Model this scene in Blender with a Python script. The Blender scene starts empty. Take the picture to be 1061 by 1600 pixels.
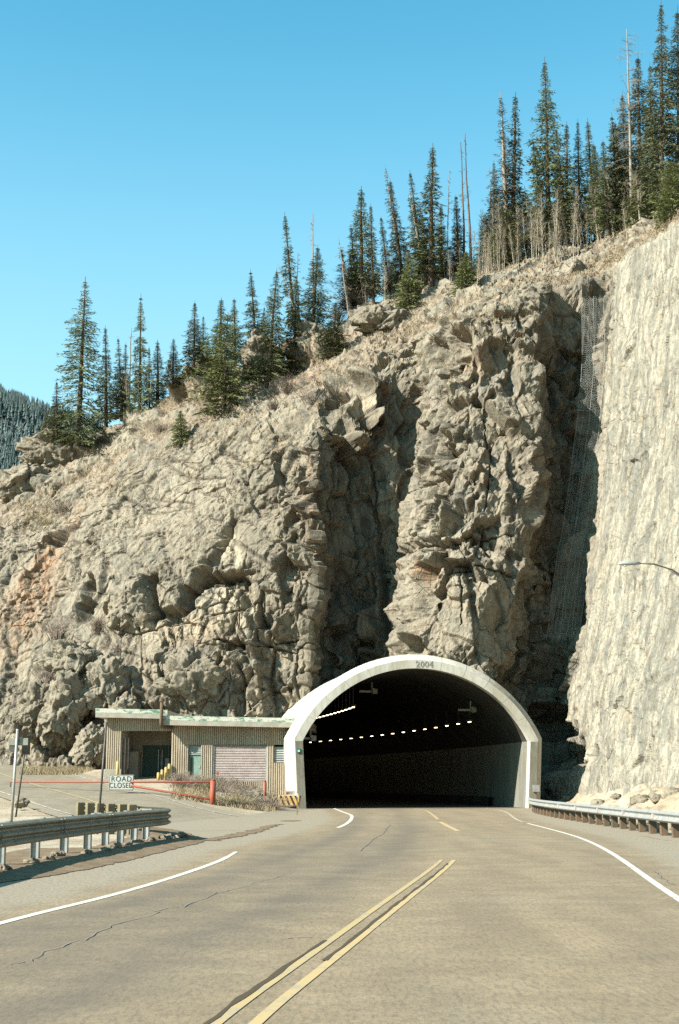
import bpy, bmesh, math, random
import numpy as np
from mathutils import Vector, Matrix

# ---------------------------------------------------------------- camera, sky, sun, exposure
scene = bpy.context.scene
C = scene.collection
R = math.radians
F_PX, CX, CY, PITCH, EYE = 2210.0, 530.5, 800.0, math.atan(422.0/2210.0), 1.4
cam_d = bpy.data.cameras.new('camera'); cam = bpy.data.objects.new('camera', cam_d); C.objects.link(cam)
cam_d.sensor_fit = 'HORIZONTAL'; cam_d.sensor_width = 36.0; cam_d.lens = 36.0*F_PX/1061.0
cam_d.clip_start = 0.1; cam_d.clip_end = 20000
cam.location = (0, 0, EYE); cam.rotation_euler = (math.pi/2 + PITCH, 0, 0)
scene.camera = cam

SUN_EL, SUN_FRONT = R(35), R(27)          # sun stands to the left, a little on the camera's side of the cliff
to_sun = Vector((-math.cos(SUN_FRONT)*math.cos(SUN_EL), -math.sin(SUN_FRONT)*math.cos(SUN_EL), math.sin(SUN_EL)))
sun_d = bpy.data.lights.new('sun', 'SUN'); sun = bpy.data.objects.new('sun', sun_d); C.objects.link(sun)
sun_d.energy = 5.0; sun_d.angle = R(0.5); sun_d.color = (1.0, 0.962, 0.895)
sun.rotation_euler = to_sun.to_track_quat('Z', 'Y').to_euler()
sun.location = (-60, -20, 60)

world = bpy.data.worlds.new('World'); scene.world = world; world.use_nodes = True
wn = world.node_tree; wn.nodes.clear()
w_out = wn.nodes.new('ShaderNodeOutputWorld'); w_bg = wn.nodes.new('ShaderNodeBackground')
sky = wn.nodes.new('ShaderNodeTexSky'); sky.sky_type = 'NISHITA'; sky.sun_disc = False
sky.sun_elevation = SUN_EL; sky.sun_rotation = math.atan2(to_sun.x, to_sun.y)
sky.altitude = 1200; sky.air_density = 1.0; sky.dust_density = 2.0; sky.ozone_density = 1.0
w_tint = wn.nodes.new('ShaderNodeMix'); w_tint.data_type = 'RGBA'; w_tint.blend_type = 'MULTIPLY'
w_tint.inputs[0].default_value = 1.0; w_tint.inputs[7].default_value = (0.60, 1.62, 1.46, 1)
wn.links.new(sky.outputs[0], w_tint.inputs[6])
w_tc = wn.nodes.new('ShaderNodeTexCoord'); w_sep = wn.nodes.new('ShaderNodeSeparateXYZ'); wn.links.new(w_tc.outputs['Generated'], w_sep.inputs[0])
w_mr = wn.nodes.new('ShaderNodeMapRange'); w_mr.interpolation_type = 'SMOOTHSTEP'
for i_, v_ in ((1, .08), (2, .54), (3, .80), (4, .0)): w_mr.inputs[i_].default_value = v_
wn.links.new(w_sep.outputs[2], w_mr.inputs[0])
w_haze = wn.nodes.new('ShaderNodeMix'); w_haze.data_type = 'RGBA'; w_haze.inputs[7].default_value = (3.6, 5.2, 5.6, 1)   # thin bright air low over the hills
wn.links.new(w_mr.outputs[0], w_haze.inputs[0]); wn.links.new(w_tint.outputs[2], w_haze.inputs[6]); wn.links.new(w_haze.outputs[2], w_bg.inputs[0])
w_bg.inputs[1].default_value = 0.070
wn.links.new(w_bg.outputs[0], w_out.inputs[0])
scene.view_settings.view_transform = 'Standard'; scene.view_settings.look = 'None'
scene.view_settings.exposure = 1.5; scene.view_settings.gamma = 1.0
scene.render.engine = 'CYCLES'
scene.cycles.max_bounces = 6; scene.cycles.use_denoising = False

# ---------------------------------------------------------------- measuring: a photo pixel at a distance -> a world point
_c, _s = math.cos(PITCH), math.sin(PITCH)
def at(px, py, Y):
    u = (px-CX)/F_PX; v = (CY-py)/F_PX
    t = Y/(_c - v*_s)
    return Vector((u*t, Y, EYE + t*(_s + v*_c)))
def gnd(px, py, z=0.0):
    u = (px-CX)/F_PX; v = (CY-py)/F_PX
    t = (z-EYE)/(_s + v*_c)
    return Vector((u*t, t*(_c - v*_s), z))
def top_z(py, Y): return at(CX, py, Y).z

# ---------------------------------------------------------------- mesh helpers
def link(ob, parent=None):
    C.objects.link(ob)
    if parent is not None: ob.parent = parent
    return ob
def tag(o, label=None, cat=None, group=None, kind=None):
    if label: o['label'] = label
    if cat: o['category'] = cat
    if group: o['group'] = group
    if kind: o['kind'] = kind
    return o
def thing(name, label, cat, loc=(0, 0, 0), rz=0.0, group=None):
    o = bpy.data.objects.new(name, None); C.objects.link(o)
    o.empty_display_size = 0.3; o.location = loc; o.rotation_euler = (0, 0, rz)
    return tag(o, label, cat, group)
def np_mesh(name, V, faces, mat=None, smooth=False, attrs=None):
    """faces: list of int arrays (n,3) / (n,4)"""
    me = bpy.data.meshes.new(name)
    V = np.asarray(V, dtype=np.float32)
    if not isinstance(faces, (list, tuple)): faces = [faces]
    faces = [np.asarray(f, dtype=np.int32) for f in faces if len(f)]
    nl = sum(f.size for f in faces); nf = sum(len(f) for f in faces)
    me.vertices.add(len(V)); me.loops.add(nl); me.polygons.add(nf)
    me.vertices.foreach_set('co', V.ravel())
    me.loops.foreach_set('vertex_index', np.concatenate([f.ravel() for f in faces]))
    tot = np.concatenate([np.full(len(f), f.shape[1], dtype=np.int32) for f in faces])
    st = np.concatenate([[0], np.cumsum(tot)[:-1]]).astype(np.int32)
    me.polygons.foreach_set('loop_start', st)
    me.polygons.foreach_set('use_smooth', np.full(nf, bool(smooth)))
    me.update(calc_edges=True)
    for k, a in (attrs or {}).items():
        at_ = me.attributes.new(k, 'FLOAT', 'POINT'); at_.data.foreach_set('value', np.asarray(a, dtype=np.float32))
    me.validate()
    if mat: me.materials.append(mat)
    return me
def ob_from(name, me, parent=None):
    return link(bpy.data.objects.new(name, me), parent)
def grid_faces(nr, nc):
    i = np.arange(nr*nc).reshape(nr, nc)
    return np.stack([i[:-1, :-1], i[:-1, 1:], i[1:, 1:], i[1:, :-1]], -1).reshape(-1, 4)

class MB:
    """collects boxes, tubes, prisms ... and links them as ONE mesh object"""
    def __init__(s): s.v = []; s.f = []
    def add(s, verts, faces):
        o = len(s.v); s.v += [tuple(v) for v in verts]; s.f += [tuple(i+o for i in f) for f in faces]; return s
    def box(s, x0, x1, y0, y1, z0, z1, M=None):
        v = [Vector(p) for p in ((x0,y0,z0),(x1,y0,z0),(x1,y1,z0),(x0,y1,z0),(x0,y0,z1),(x1,y0,z1),(x1,y1,z1),(x0,y1,z1))]
        if M is not None: v = [M @ p for p in v]
        return s.add(v, [(0,3,2,1),(4,5,6,7),(0,1,5,4),(1,2,6,5),(2,3,7,6),(3,0,4,7)])
    def tube(s, pts, r, n=8, cap=True):
        pts = [Vector(p) for p in pts]; rs = r if isinstance(r, (list, tuple)) else [r]*len(pts)
        vs = []; prev = None
        for i, p in enumerate(pts):
            d = (pts[min(i+1, len(pts)-1)] - pts[max(i-1, 0)]).normalized()
            a = prev if prev is not None else (Vector((1,0,0)) if abs(d.x) < .9 else Vector((0,1,0)))
            a = (a - d*a.dot(d)).normalized(); prev = a; b = d.cross(a)
            for k in range(n):
                t = 2*math.pi*k/n; vs.append(p + (a*math.cos(t) + b*math.sin(t))*rs[i])
        fs = [(i*n+k, i*n+(k+1) % n, (i+1)*n+(k+1) % n, (i+1)*n+k) for i in range(len(pts)-1) for k in range(n)]
        if cap: fs += [tuple(range(n))[::-1], tuple(range((len(pts)-1)*n, len(pts)*n))]
        return s.add(vs, fs)
    def loft(s, rings, closed=False):
        n = len(rings[0]); vs = [p for r in rings for p in r]
        m = n if closed else n-1
        return s.add(vs, [(i*n+k, i*n+(k+1) % n, (i+1)*n+(k+1) % n, (i+1)*n+k) for i in range(len(rings)-1) for k in range(m)])
    def mesh(s, name, mat=None, smooth=False, bevel=0.0):
        me = bpy.data.meshes.new(name); me.from_pydata(s.v, [], s.f)
        bm = bmesh.new(); bm.from_mesh(me); bmesh.ops.recalc_face_normals(bm, faces=bm.faces)
        if bevel: bmesh.ops.bevel(bm, geom=[e for e in bm.edges if e.is_manifold and e.calc_face_angle(0) > .6], offset=bevel, segments=1, affect='EDGES')
        bm.to_mesh(me); bm.free()
        if smooth: me.polygons.foreach_set('use_smooth', [True]*len(me.polygons))
        if mat: me.materials.append(mat)
        return me
    def build(s, name, mat=None, parent=None, smooth=False, bevel=0.0):
        return ob_from(name, s.mesh(name, mat, smooth, bevel), parent)
def copy_tree(o, parent=None):
    c = o.copy(); C.objects.link(c); c.parent = parent
    for ch in list(o.children): copy_tree(ch, c)
    return c
def text_mesh(txt, size, depth, mat, name, spacing=1.0, bold=0.0):
    cu = bpy.data.curves.new(name, 'FONT'); cu.body = txt; cu.size = size; cu.extrude = depth
    cu.align_x = 'CENTER'; cu.align_y = 'CENTER'; cu.space_character = spacing; cu.offset = bold
    o = bpy.data.objects.new(name, cu); C.objects.link(o)
    dg = bpy.context.evaluated_depsgraph_get(); me = bpy.data.meshes.new_from_object(o.evaluated_get(dg))
    bpy.data.objects.remove(o); me.name = name; me.materials.clear(); me.materials.append(mat)
    return me

# ---------------------------------------------------------------- noise (numpy)
def h3(ix, iy, iz, seed):
    u = np.uint32
    def mur(h):
        h = h ^ (h >> u(16)); h = h*u(0x85ebca6b); h = h ^ (h >> u(13)); h = h*u(0xc2b2ae35); return h ^ (h >> u(16))
    h = mur(ix.astype(u) + u((seed*0x9e3779b1 + 0x1234567) & 0xffffffff))
    h = mur(h*u(31) + iy.astype(u)*u(0x9e3779b1) + u(0x7ed55d16))
    h = mur(h*u(17) + iz.astype(u)*u(0x85ebca77) + u(0x165667b1))
    return h.astype(np.float64)/4294967296.0
def perlin(P, seed=0):
    i = np.floor(P).astype(np.int64); f = P - i; u = f*f*f*(f*(f*6-15)+10); out = 0
    for dx in (0, 1):
        wx = u[:, 0] if dx else 1-u[:, 0]
        for dy in (0, 1):
            wy = u[:, 1] if dy else 1-u[:, 1]
            for dz in (0, 1):
                wz = u[:, 2] if dz else 1-u[:, 2]
                h = h3(i[:, 0]+dx, i[:, 1]+dy, i[:, 2]+dz, seed)
                th = h*2*np.pi; z = ((h*977.0) % 1.0)*2-1; r = np.sqrt(np.maximum(0, 1-z*z))
                out = out + wx*wy*wz*(np.cos(th)*r*(f[:, 0]-dx) + np.sin(th)*r*(f[:, 1]-dy) + z*(f[:, 2]-dz))
    return out*1.5
def fbm(P, oct=4, seed=0, gain=.5):
    o = 0; a = 1.0
    for k in range(oct): o = o + a*perlin(P*(2.0**k) + k*17.3, seed+k); a *= gain
    return o
def cells(P, seed=0, block=False):
    """nearest and second-nearest jittered cell: distances, offsets from their centres, four random numbers of each"""
    i0 = np.floor(P).astype(np.int64); n = len(P)
    F1 = np.full(n, 1e9); F2 = np.full(n, 1e9); D1 = np.zeros((n, 3)); D2 = np.zeros((n, 3)); I1 = np.zeros((n, 3), dtype=np.int64); I2 = I1.copy()
    for dx in (-1, 0, 1):
        for dy in (-1, 0, 1):
            for dz in (-1, 0, 1):
                c = i0 + np.array([dx, dy, dz])
                q = np.stack([h3(c[:, 0], c[:, 1], c[:, 2], seed+k) for k in range(3)], 1)
                d = P - (c + .05 + .9*q); d2 = (np.abs(d)**3).sum(1)**.6667 if block else (d*d).sum(1)
                nb = d2 < F1; ns = ~nb & (d2 < F2)
                F2[nb] = F1[nb]; D2[nb] = D1[nb]; I2[nb] = I1[nb]; F1[nb] = d2[nb]; D1[nb] = d[nb]; I1[nb] = c[nb]
                F2[ns] = d2[ns]; D2[ns] = d[ns]; I2[ns] = c[ns]
    R1, R2 = (np.stack([h3(I[:, 0], I[:, 1], I[:, 2], seed+20+k) for k in range(4)], 1) for I in (I1, I2))
    return np.sqrt(F1), np.sqrt(F2), D1, D2, R1, R2
def facet(P, scale, seed, tilt=.9, block=False, turn=0.0, bevel=.16):
    """broken-rock relief: every cell a tilted plane of its own, bevelled where two planes meet"""
    if turn:
        c, s = math.cos(turn), math.sin(turn); P = np.stack([P[:, 0]*c + P[:, 2]*s, P[:, 1], P[:, 2]*c - P[:, 0]*s], 1)
    F1, F2, D1, D2, R1, R2 = cells(P/np.asarray(scale), seed, block)
    pl = lambda D, r: (r[:, 0]-.5)*.8 + ((r[:, 1]-.5)*D[:, 0] + (r[:, 2]-.5)*D[:, 1] + (r[:, 3]-.5)*D[:, 2])*tilt*2
    w = .5 + .5*np.clip((F2-F1)/bevel, 0, 1)
    return pl(D1, R1)*w + pl(D2, R2)*(1-w), F2-F1, R1
def sstep(a, b, x):
    t = np.clip((x-a)/(b-a), 0, 1); return t*t*(3-2*t)

# ---------------------------------------------------------------- materials
class NT:
    def __init__(s, name):
        s.m = bpy.data.materials.new(name); s.m.use_nodes = True; s.t = s.m.node_tree; s.t.nodes.clear()
        s.out = s.n('ShaderNodeOutputMaterial'); s.b = s.n('ShaderNodeBsdfPrincipled'); s.l(s.b.outputs[0], s.out.inputs[0])
        s.b.inputs['Specular IOR Level'].default_value = 0.25
    def n(s, t, **k):
        o = s.t.nodes.new(t)
        for a, v in k.items(): setattr(o, a, v)
        return o
    def l(s, a, b): s.t.links.new(a, b)
    def coord(s, scale=(1, 1, 1), kind='Object'):
        tc = s.n('ShaderNodeTexCoord'); mp = s.n('ShaderNodeMapping'); mp.inputs['Scale'].default_value = scale
        s.l(tc.outputs[kind], mp.inputs[0]); return mp.outputs[0]
    def noise(s, vec, scale, detail=4, rough=.55, dist=0.0):
        o = s.n('ShaderNodeTexNoise'); o.inputs['Scale'].default_value = scale; o.inputs['Detail'].default_value = detail
        o.inputs['Roughness'].default_value = rough; o.inputs['Distortion'].default_value = dist
        s.l(vec, o.inputs['Vector']); return o.outputs[0]
    def ramp(s, x, a, b, c0=0.0, c1=1.0):
        o = s.n('ShaderNodeMapRange'); o.interpolation_type = 'SMOOTHSTEP'
        for i, v in ((1, a), (2, b), (3, c0), (4, c1)): o.inputs[i].default_value = v
        s.l(x, o.inputs[0]); return o.outputs[0]
    def mix(s, fac, a, b, mode='MIX'):
        o = s.n('ShaderNodeMix', data_type='RGBA', blend_type=mode)
        for i, v in ((0, fac), (6, a), (7, b)):
            if isinstance(v, (int, float)): o.inputs[i].default_value = v
            elif isinstance(v, (tuple, list)): o.inputs[i].default_value = (*v[:3], 1)
            else: s.l(v, o.inputs[i])
        return o.outputs[2]
    def math(s, op, a, b=0.0):
        o = s.n('ShaderNodeMath', operation=op)
        for i, v in ((0, a), (1, b)):
            if isinstance(v, (int, float)): o.inputs[i].default_value = v
            else: s.l(v, o.inputs[i])
        return o.outputs[0]
    def attr(s, name):
        o = s.n('ShaderNodeAttribute'); o.attribute_name = name; return o.outputs['Fac']
    def bump(s, h, strength=.4, dist=.1):
        o = s.n('ShaderNodeBump'); o.inputs['Strength'].default_value = strength; o.inputs['Distance'].default_value = dist
        s.l(h, o.inputs['Height']); s.l(o.outputs[0], s.b.inputs['Normal']); return o
    def done(s, col, rough=.85, metal=0.0):
        if isinstance(col, (tuple, list)): s.b.inputs['Base Color'].default_value = (*col[:3], 1)
        else: s.l(col, s.b.inputs['Base Color'])
        if isinstance(rough, (int, float)): s.b.inputs['Roughness'].default_value = rough
        else: s.l(rough, s.b.inputs['Roughness'])
        s.b.inputs['Metallic'].default_value = metal
        return s.m
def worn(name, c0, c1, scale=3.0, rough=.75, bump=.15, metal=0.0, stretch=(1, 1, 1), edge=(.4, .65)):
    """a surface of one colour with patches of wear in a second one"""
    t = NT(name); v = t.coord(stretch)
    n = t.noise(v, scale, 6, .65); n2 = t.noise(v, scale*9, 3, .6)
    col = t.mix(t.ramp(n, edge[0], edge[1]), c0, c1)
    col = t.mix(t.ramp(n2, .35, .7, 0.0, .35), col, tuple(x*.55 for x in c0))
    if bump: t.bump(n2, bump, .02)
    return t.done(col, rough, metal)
def emit(name, col, s):
    t = NT(name); t.b.inputs['Emission Color'].default_value = (*col, 1); t.b.inputs['Emission Strength'].default_value = s
    return t.done(col, .5)
# ---------------------------------------------------------------- rock and ground materials
def rock_material():
    t = NT('rock'); v = t.coord(); vs = t.coord((1, 1, .13)); vb = t.coord((.22, .22, 1.0))
    big = t.noise(v, .12, 5, .6, .4); mid = t.noise(v, .7, 6, .65, .3); fine = t.noise(v, 6.0, 6, .7)
    streak = t.noise(vs, .55, 5, .6, .6); streak2 = t.noise(vs, 1.9, 4, .6, .3)
    pale = t.attr('pale'); rust = t.attr('rust'); soil = t.attr('soil'); dark = t.attr('stain_shade')
    col = t.mix(t.ramp(big, .36, .62), (0.175, 0.149, 0.109), (0.221, 0.188, 0.135))
    col = t.mix(t.ramp(mid, .40, .70, 0, .65), col, (0.254, 0.201, 0.135))
    col = t.mix(t.ramp(t.noise(v, .33, 4, .6, .2), .52, .68, 0, .55), col, (0.149, 0.142, 0.115))    # grey-green lichen
    col = t.mix(t.ramp(streak, .52, .70, 0, .5), col, (0.099, 0.086, 0.066))                        # water streaks
    col = t.mix(t.math('MULTIPLY', rust, t.ramp(streak2, .36, .62, .15, 1)), col, (0.304, 0.155, 0.076))
    col = t.mix(t.math('MULTIPLY', t.attr('fresh'), t.ramp(mid, .3, .55, .5, 1)), col, (0.366, 0.303, 0.211))
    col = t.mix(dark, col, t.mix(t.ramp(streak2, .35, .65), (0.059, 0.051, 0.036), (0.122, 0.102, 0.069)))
    wallv = t.noise(t.coord((1, 1, .045)), 1.5, 5, .7, .2); wallf = t.noise(t.coord((1, 1, .05)), 5.0, 4, .7)
    pc = t.mix(t.ramp(wallf, .34, .66), (0.191, 0.173, 0.132), (0.312, 0.271, 0.200))
    pc = t.mix(t.ramp(wallv, .46, .60, 0, .85), pc, (0.140, 0.134, 0.110))
    pc = t.mix(t.ramp(streak, .50, .66, 0, .75), pc, (0.112, 0.105, 0.083))
    pc = t.mix(t.ramp(mid, .56, .72, 0, .6), pc, (0.270, 0.200, 0.116))
    pc = t.mix(t.ramp(wallf, .60, .72, 0, .6), pc, (0.372, 0.329, 0.240))
    col = t.mix(pale, col, pc)
    crack = t.n('ShaderNodeTexVoronoi'); crack.feature = 'DISTANCE_TO_EDGE'; crack.inputs['Scale'].default_value = .9
    wv = t.n('ShaderNodeMix', data_type='VECTOR'); wv.inputs[0].default_value = .05
    nz = t.n('ShaderNodeTexNoise'); nz.inputs['Scale'].default_value = .8; nz.inputs['Detail'].default_value = 4
    v2 = t.coord((1, 1, .5)); t.l(v2, nz.inputs['Vector'])
    t.l(v2, wv.inputs[4]); t.l(nz.outputs['Color'], wv.inputs[5]); t.l(wv.outputs[1], crack.inputs['Vector'])
    ck = t.ramp(crack.outputs['Distance'], 0.0, .03, 1, 0)
    ck = t.math('MULTIPLY', ck, t.ramp(big, .45, .6))
    col = t.mix(t.math('MULTIPLY', ck, .3), col, (0.053, 0.043, 0.030))
    col = t.mix(t.math('MULTIPLY', t.attr('crk'), .72), col, (0.045, 0.036, 0.026))  # fractures darkened in the base colour: dirt and crevice shade
    sc = t.mix(t.ramp(fine, .35, .65), (0.170, 0.125, 0.086), (0.267, 0.212, 0.149))
    sc = t.mix(t.ramp(mid, .45, .62), sc, (0.168, 0.135, 0.092))
    col = t.mix(t.ramp(t.math('ADD', soil, t.math('MULTIPLY', t.math('SUBTRACT', mid, .5), 1.3)), .38, .60), col, sc)
    col = t.mix(t.ramp(t.noise(t.coord((1, 1, .38)), 2.6, 7, .72, .5), .36, .50, .6, 0), col, (0.067, 0.049, 0.032))
    col = t.mix(t.ramp(t.noise(t.coord((1, 1, .30)), 3.4, 6, .7, .2), .56, .70, 0, .45), col, (0.342, 0.262, 0.174))
    col = t.mix(t.ramp(fine, .30, .52, .5, 0), col, (0.079, 0.066, 0.050))
    h = t.math('ADD', t.math('MULTIPLY', fine, .35), t.math('ADD', mid, t.math('MULTIPLY', ck, -.5)))
    t.bump(t.math('ADD', h, t.math('MULTIPLY', t.noise(v, 2.2, 6, .7, .4), 1.0)), .80, .13)
    return t.done(col, .92)
M_ROCK = rock_material()

def ground_material():
    t = NT('dirt'); v = t.coord(); big = t.noise(v, .25, 5, .6); mid = t.noise(v, 1.6, 5, .65); fine = t.noise(v, 14, 5, .7)
    col = t.mix(t.ramp(big, .38, .62), (0.272, 0.212, 0.140), (0.360, 0.300, 0.216))
    col = t.mix(t.ramp(mid, .5, .72), col, (0.192, 0.140, 0.088))
    col = t.mix(t.ramp(fine, .35, .55, .5, 0), col, (0.136, 0.104, 0.072))
    t.bump(t.math('ADD', mid, t.math('MULTIPLY', fine, .4)), .6, .12)
    return t.done(col, .95)
M_DIRT = ground_material()

# ---------------------------------------------------------------- the lie of the land
def land(x, Y):
    """height of the ground: flat along the main road, climbing with the old road to the left"""
    x = np.asarray(x, float); Y = np.asarray(Y, float)
    x0 = -1.5 - np.maximum(Y-79, 0)*.36
    m = sstep(0, 7.5, x0 - x)
    s = Y-56.0; rise = .065*np.where(s > 8, s, np.where(s < -8, 0, (s+8)**2/32.0))
    left = rise*m
    xr = 10.2 + np.clip((Y-45)/30.0, -.3, 1.0)*.3                 # behind the right-hand rail the scree climbs to the rock
    right = sstep(xr+.6, xr+5.5, x)*1.3*sstep(36, 60, Y) + np.maximum(x-24, 0)*.3
    return left + right

def land_z(x, y): return float(land(np.array([x]), np.array([y]))[0])

def spaced(parts):
    return np.concatenate([np.linspace(a, b, n, endpoint=False) for a, b, n in parts[:-1]] + [np.linspace(parts[-1][0], parts[-1][1], parts[-1][2])])
gx = spaced([(-9000, -400, 8), (-400, -60, 14), (-60, -24, 30), (-24, 18, 190), (18, 60, 30), (60, 400, 14), (400, 9000, 9)])
gy = spaced([(-3000, -40, 8), (-40, 5, 12), (5, 36, 60), (36, 104, 260), (104, 180, 40), (180, 600, 16), (600, 9000, 10)])
GX, GY = np.meshgrid(gx, gy)
gP = np.stack([GX.ravel(), GY.ravel(), np.zeros(GX.size)], 1)
gz = land(gP[:, 0], gP[:, 1])
rough = np.clip(sstep(.5, 2.0, gP[:, 0]-10.3) + sstep(.3, 2.5, -7.2-gP[:, 0]), 0, 1)*(np.abs(gP[:, 0]) < 90)
gP[:, 2] = gz - .05 + rough*(.05*fbm(gP*.9, 3, 5) + .02*perlin(gP*3, 9))
scree = sstep(.8, 2.5, gP[:, 0]-10.8)*(gP[:, 1] < 110)*(gP[:, 1] > 30)
fh, fe, fr = facet(gP*np.array([1, 1, 0]), (1.0, 1.0, 1), 31, 1.2, True)
gP[:, 2] += scree*(.42*fh + .12*fbm(gP*1.7, 3, 8))
ground = ob_from('ground', np_mesh('ground', gP, grid_faces(len(gy), len(gx)), M_DIRT, True)); tag(ground, kind='structure')

# ---------------------------------------------------------------- tunnel axis
PORTAL = Vector((4.26, 78.0, 0)); HEAD0 = R(7)
def axis(s):
    """point and heading of the tunnel axis, s metres behind the portal face (straight first, then a bend to the left)"""
    x, y, h = PORTAL.x, PORTAL.y, HEAD0
    n = max(1, int(abs(s)/1.0)); ds = s/n
    for k in range(n):
        h = HEAD0 + R(.24)*max(0.0, (k+.5)*ds - 4); x -= math.sin(h)*ds; y += math.cos(h)*ds
    return Vector((x, y, 0)), h
SPRING, HALF, HALF_B, RISE = 3.60, 6.28, 6.05, 3.95
def arch(extra=0.0, n=40, z0=-.6):
    """(lateral, height) points of the bore, grown outward by extra"""
    rad = (HALF*HALF + RISE*RISE)/(2*RISE) + extra; zc = SPRING + RISE - (rad-extra)
    hw = HALF + extra*1.0
    a0 = math.acos(min(1, hw/rad)) if hw < rad else 0.0
    zs = zc + rad*math.sin(a0)
    pts = [(-(HALF_B+extra), z0), (-hw, zs)]
    pts += [(-rad*math.cos(a0 + (math.pi-2*a0)*k/n), zc + rad*math.sin(a0 + (math.pi-2*a0)*k/n)) for k in range(1, n)]
    pts += [(hw, zs), (HALF_B+extra, z0)]
    return pts
def ring_at(s, extra, z0=-.6, n=40):
    p, h = axis(s); rx = Vector((math.cos(h), math.sin(h), 0))
    return [p + rx*l + Vector((0, 0, z)) for l, z in arch(extra, n, z0)]

# ---------------------------------------------------------------- the cliff: a loft through surveyed columns, then broken up
COLS = [  # per column: foot, three heights on the face, brink, slope above, tree line   (photo x, photo y, distance)
 [(-420,1200,112),(-420,1060,114),(-420,980,117),(-420,900,121),(-420,860,126),(-420,830,134),(-420,800,142)],
 [(-110,1215,99),(-110,1080,101),(-110,970,104.5),(-110,880,108),(-110,835,113),(-110,800,120),(-110,772,128)],
 [(0,1228,94.5),(0,1080,97),(0,960,101),(0,870,105),(0,815,110),(0,785,116),(0,748,122)],
 [(72,1228,92.5),(70,1090,94.5),(74,960,99),(84,860,103.5),(100,790,109),(90,730,113.5),(84,700,118)],
 [(150,1235,91.5),(150,1080,92.8),(152,950,95.5),(162,850,99),(185,742,105),(170,705,112),(170,676,118)],
 [(230,1240,91),(230,1090,91.5),(232,950,93.2),(244,830,96),(276,690,102.5),(245,652,109),(238,634,114)],
 [(335,1245,90.3),(335,1090,90.3),(338,950,91.2),(348,820,93.2),(378,668,99),(345,606,107),(330,574,111)],
 [(430,1250,90),(430,1090,89.8),(432,950,90),(436,820,91.2),(447,690,95),(435,622,103),(432,582,110)],
 [(483,1250,89),(486,1090,89),(489,950,89),(492,820,89.6),(497,668,92.5),(490,585,102),(482,540,110)],
 [(502,1250,93.6),(504,1090,93.8),(504,950,94),(505,820,94.2),(512,668,94.4),(512,572,102.5),(512,526,110)],
 [(562,1250,95),(562,1090,95.4),(566,950,95.6),(572,820,96),(576,590,95.8),(562,545,102),(562,492,111)],
 [(612,1250,93.6),(612,1090,93.8),(624,950,94.4),(638,820,95.2),(652,560,97.5),(620,512,103),(618,458,112)],
 [(618,1250,87.6),(617,1090,87.6),(632,950,88),(648,820,89),(690,520,94.5),(660,500,101),(655,446,111)],
 [(648,1250,84.8),(648,1090,85),(662,950,85.6),(680,810,87),(704,504,92.5),(700,480,99),(700,434,109)],
 [(710,1250,83.6),(708,1090,84),(712,950,84.6),(722,800,86),(738,492,91.5),(745,468,97.5),(745,420,108)],
 [(758,1250,83.8),(752,1090,84.2),(764,950,84.7),(788,780,86),(792,478,91.5),(800,452,96.5),(800,404,107)],
 [(784,1250,84.6),(780,1090,85),(797,950,85.2),(834,780,86.2),(842,466,91.5),(850,440,96.5),(856,394,106)],
 [(796,1250,89.5),(792,1090,90.6),(810,950,91),(846,780,92),(853,464,95.2),(862,438,97.8),(866,390,106)],
 [(846,1250,89.2),(862,1090,92),(884,950,93),(904,780,94),(928,440,96),(930,420,98.8),(930,372,105.5)],
 [(868,1250,85.5),(884,1090,87.6),(906,950,89),(926,780,91),(950,424,94),(950,404,96.8),(960,358,104)],
 [(950,1268,74),(955,1090,77),(962,950,80),(976,780,83),(1000,388,88),(1005,370,92),(1010,340,98)],
 [(1061,1285,64),(1061,1090,67),(1061,950,70),(1063,780,73),(1066,345,79),(1068,336,83),(1072,322,90)],
 [(1330,1420,49),(1330,1090,52),(1330,900,55),(1330,700,58),(1330,190,64),(1335,170,70),(1340,150,78)],
]
K = np.array([[list(at(*p)) for p in col] for col in COLS])
back1 = K[:, 6] + np.array([0, 14, 3.0]); back2 = K[:, 6] + np.array([0, 60, 4.0]); back3 = K[:, 6] + np.array([0, 150, -25.0])
K = np.concatenate([K, back1[:, None], back2[:, None], back3[:, None]], 1)
K[0, :, 0] -= 25
ROWS = [96, 106, 112, 215, 56, 50, 20, 8, 4]                # rows between one level and the next
SUBC = [6, 30] + [max(12, int((COLS[i+1][3][0]-COLS[i][3][0])/1.45), int(np.linalg.norm(K[i+1, 2]-K[i, 2])/.13)) for i in range(2, len(COLS)-2)] + [30]
# columns: straight between brinks, softened a little down the height
def lerp_table(sub):
    idx = []; 
    for i, n in enumerate(sub): idx += [i + k/n for k in range(n)]
    return np.array(idx + [len(sub)])
cu = lerp_table(SUBC); ru = lerp_table(ROWS)
def sample(K, u, ax):
    i = np.clip(np.floor(u).astype(int), 0, K.shape[ax]-2); f = u-i
    sh = [1]*K.ndim; sh[ax] = -1; f = f.reshape(sh)
    return np.take(K, i, ax)*(1-f) + np.take(K, i+1, ax)*f
def smooth_rows(S, n):
    for _ in range(n):
        S[1:-1] = .25*S[:-2] + .5*S[1:-1] + .25*S[2:]
    return S
S = sample(K, ru, 1)                     # (ncol_k, nrow, 3)
S = np.swapaxes(S, 0, 1)                 # rows first
S = smooth_rows(S.copy(), 90)
S = sample(S, cu, 1)
for _ in range(3): S[:, 1:-1] = .25*S[:, :-2] + .5*S[:, 1:-1] + .25*S[:, 2:]
NR, NC = S.shape[:2]
LEVEL = np.repeat(ru[:, None], NC, 1)
def grid_normals(S):
    du = np.gradient(S, axis=1); dv = np.gradient(S, axis=0); n = np.cross(du, dv)
    return n/np.maximum(np.linalg.norm(n, axis=2, keepdims=True), 1e-9)
N = grid_normals(S)
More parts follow.
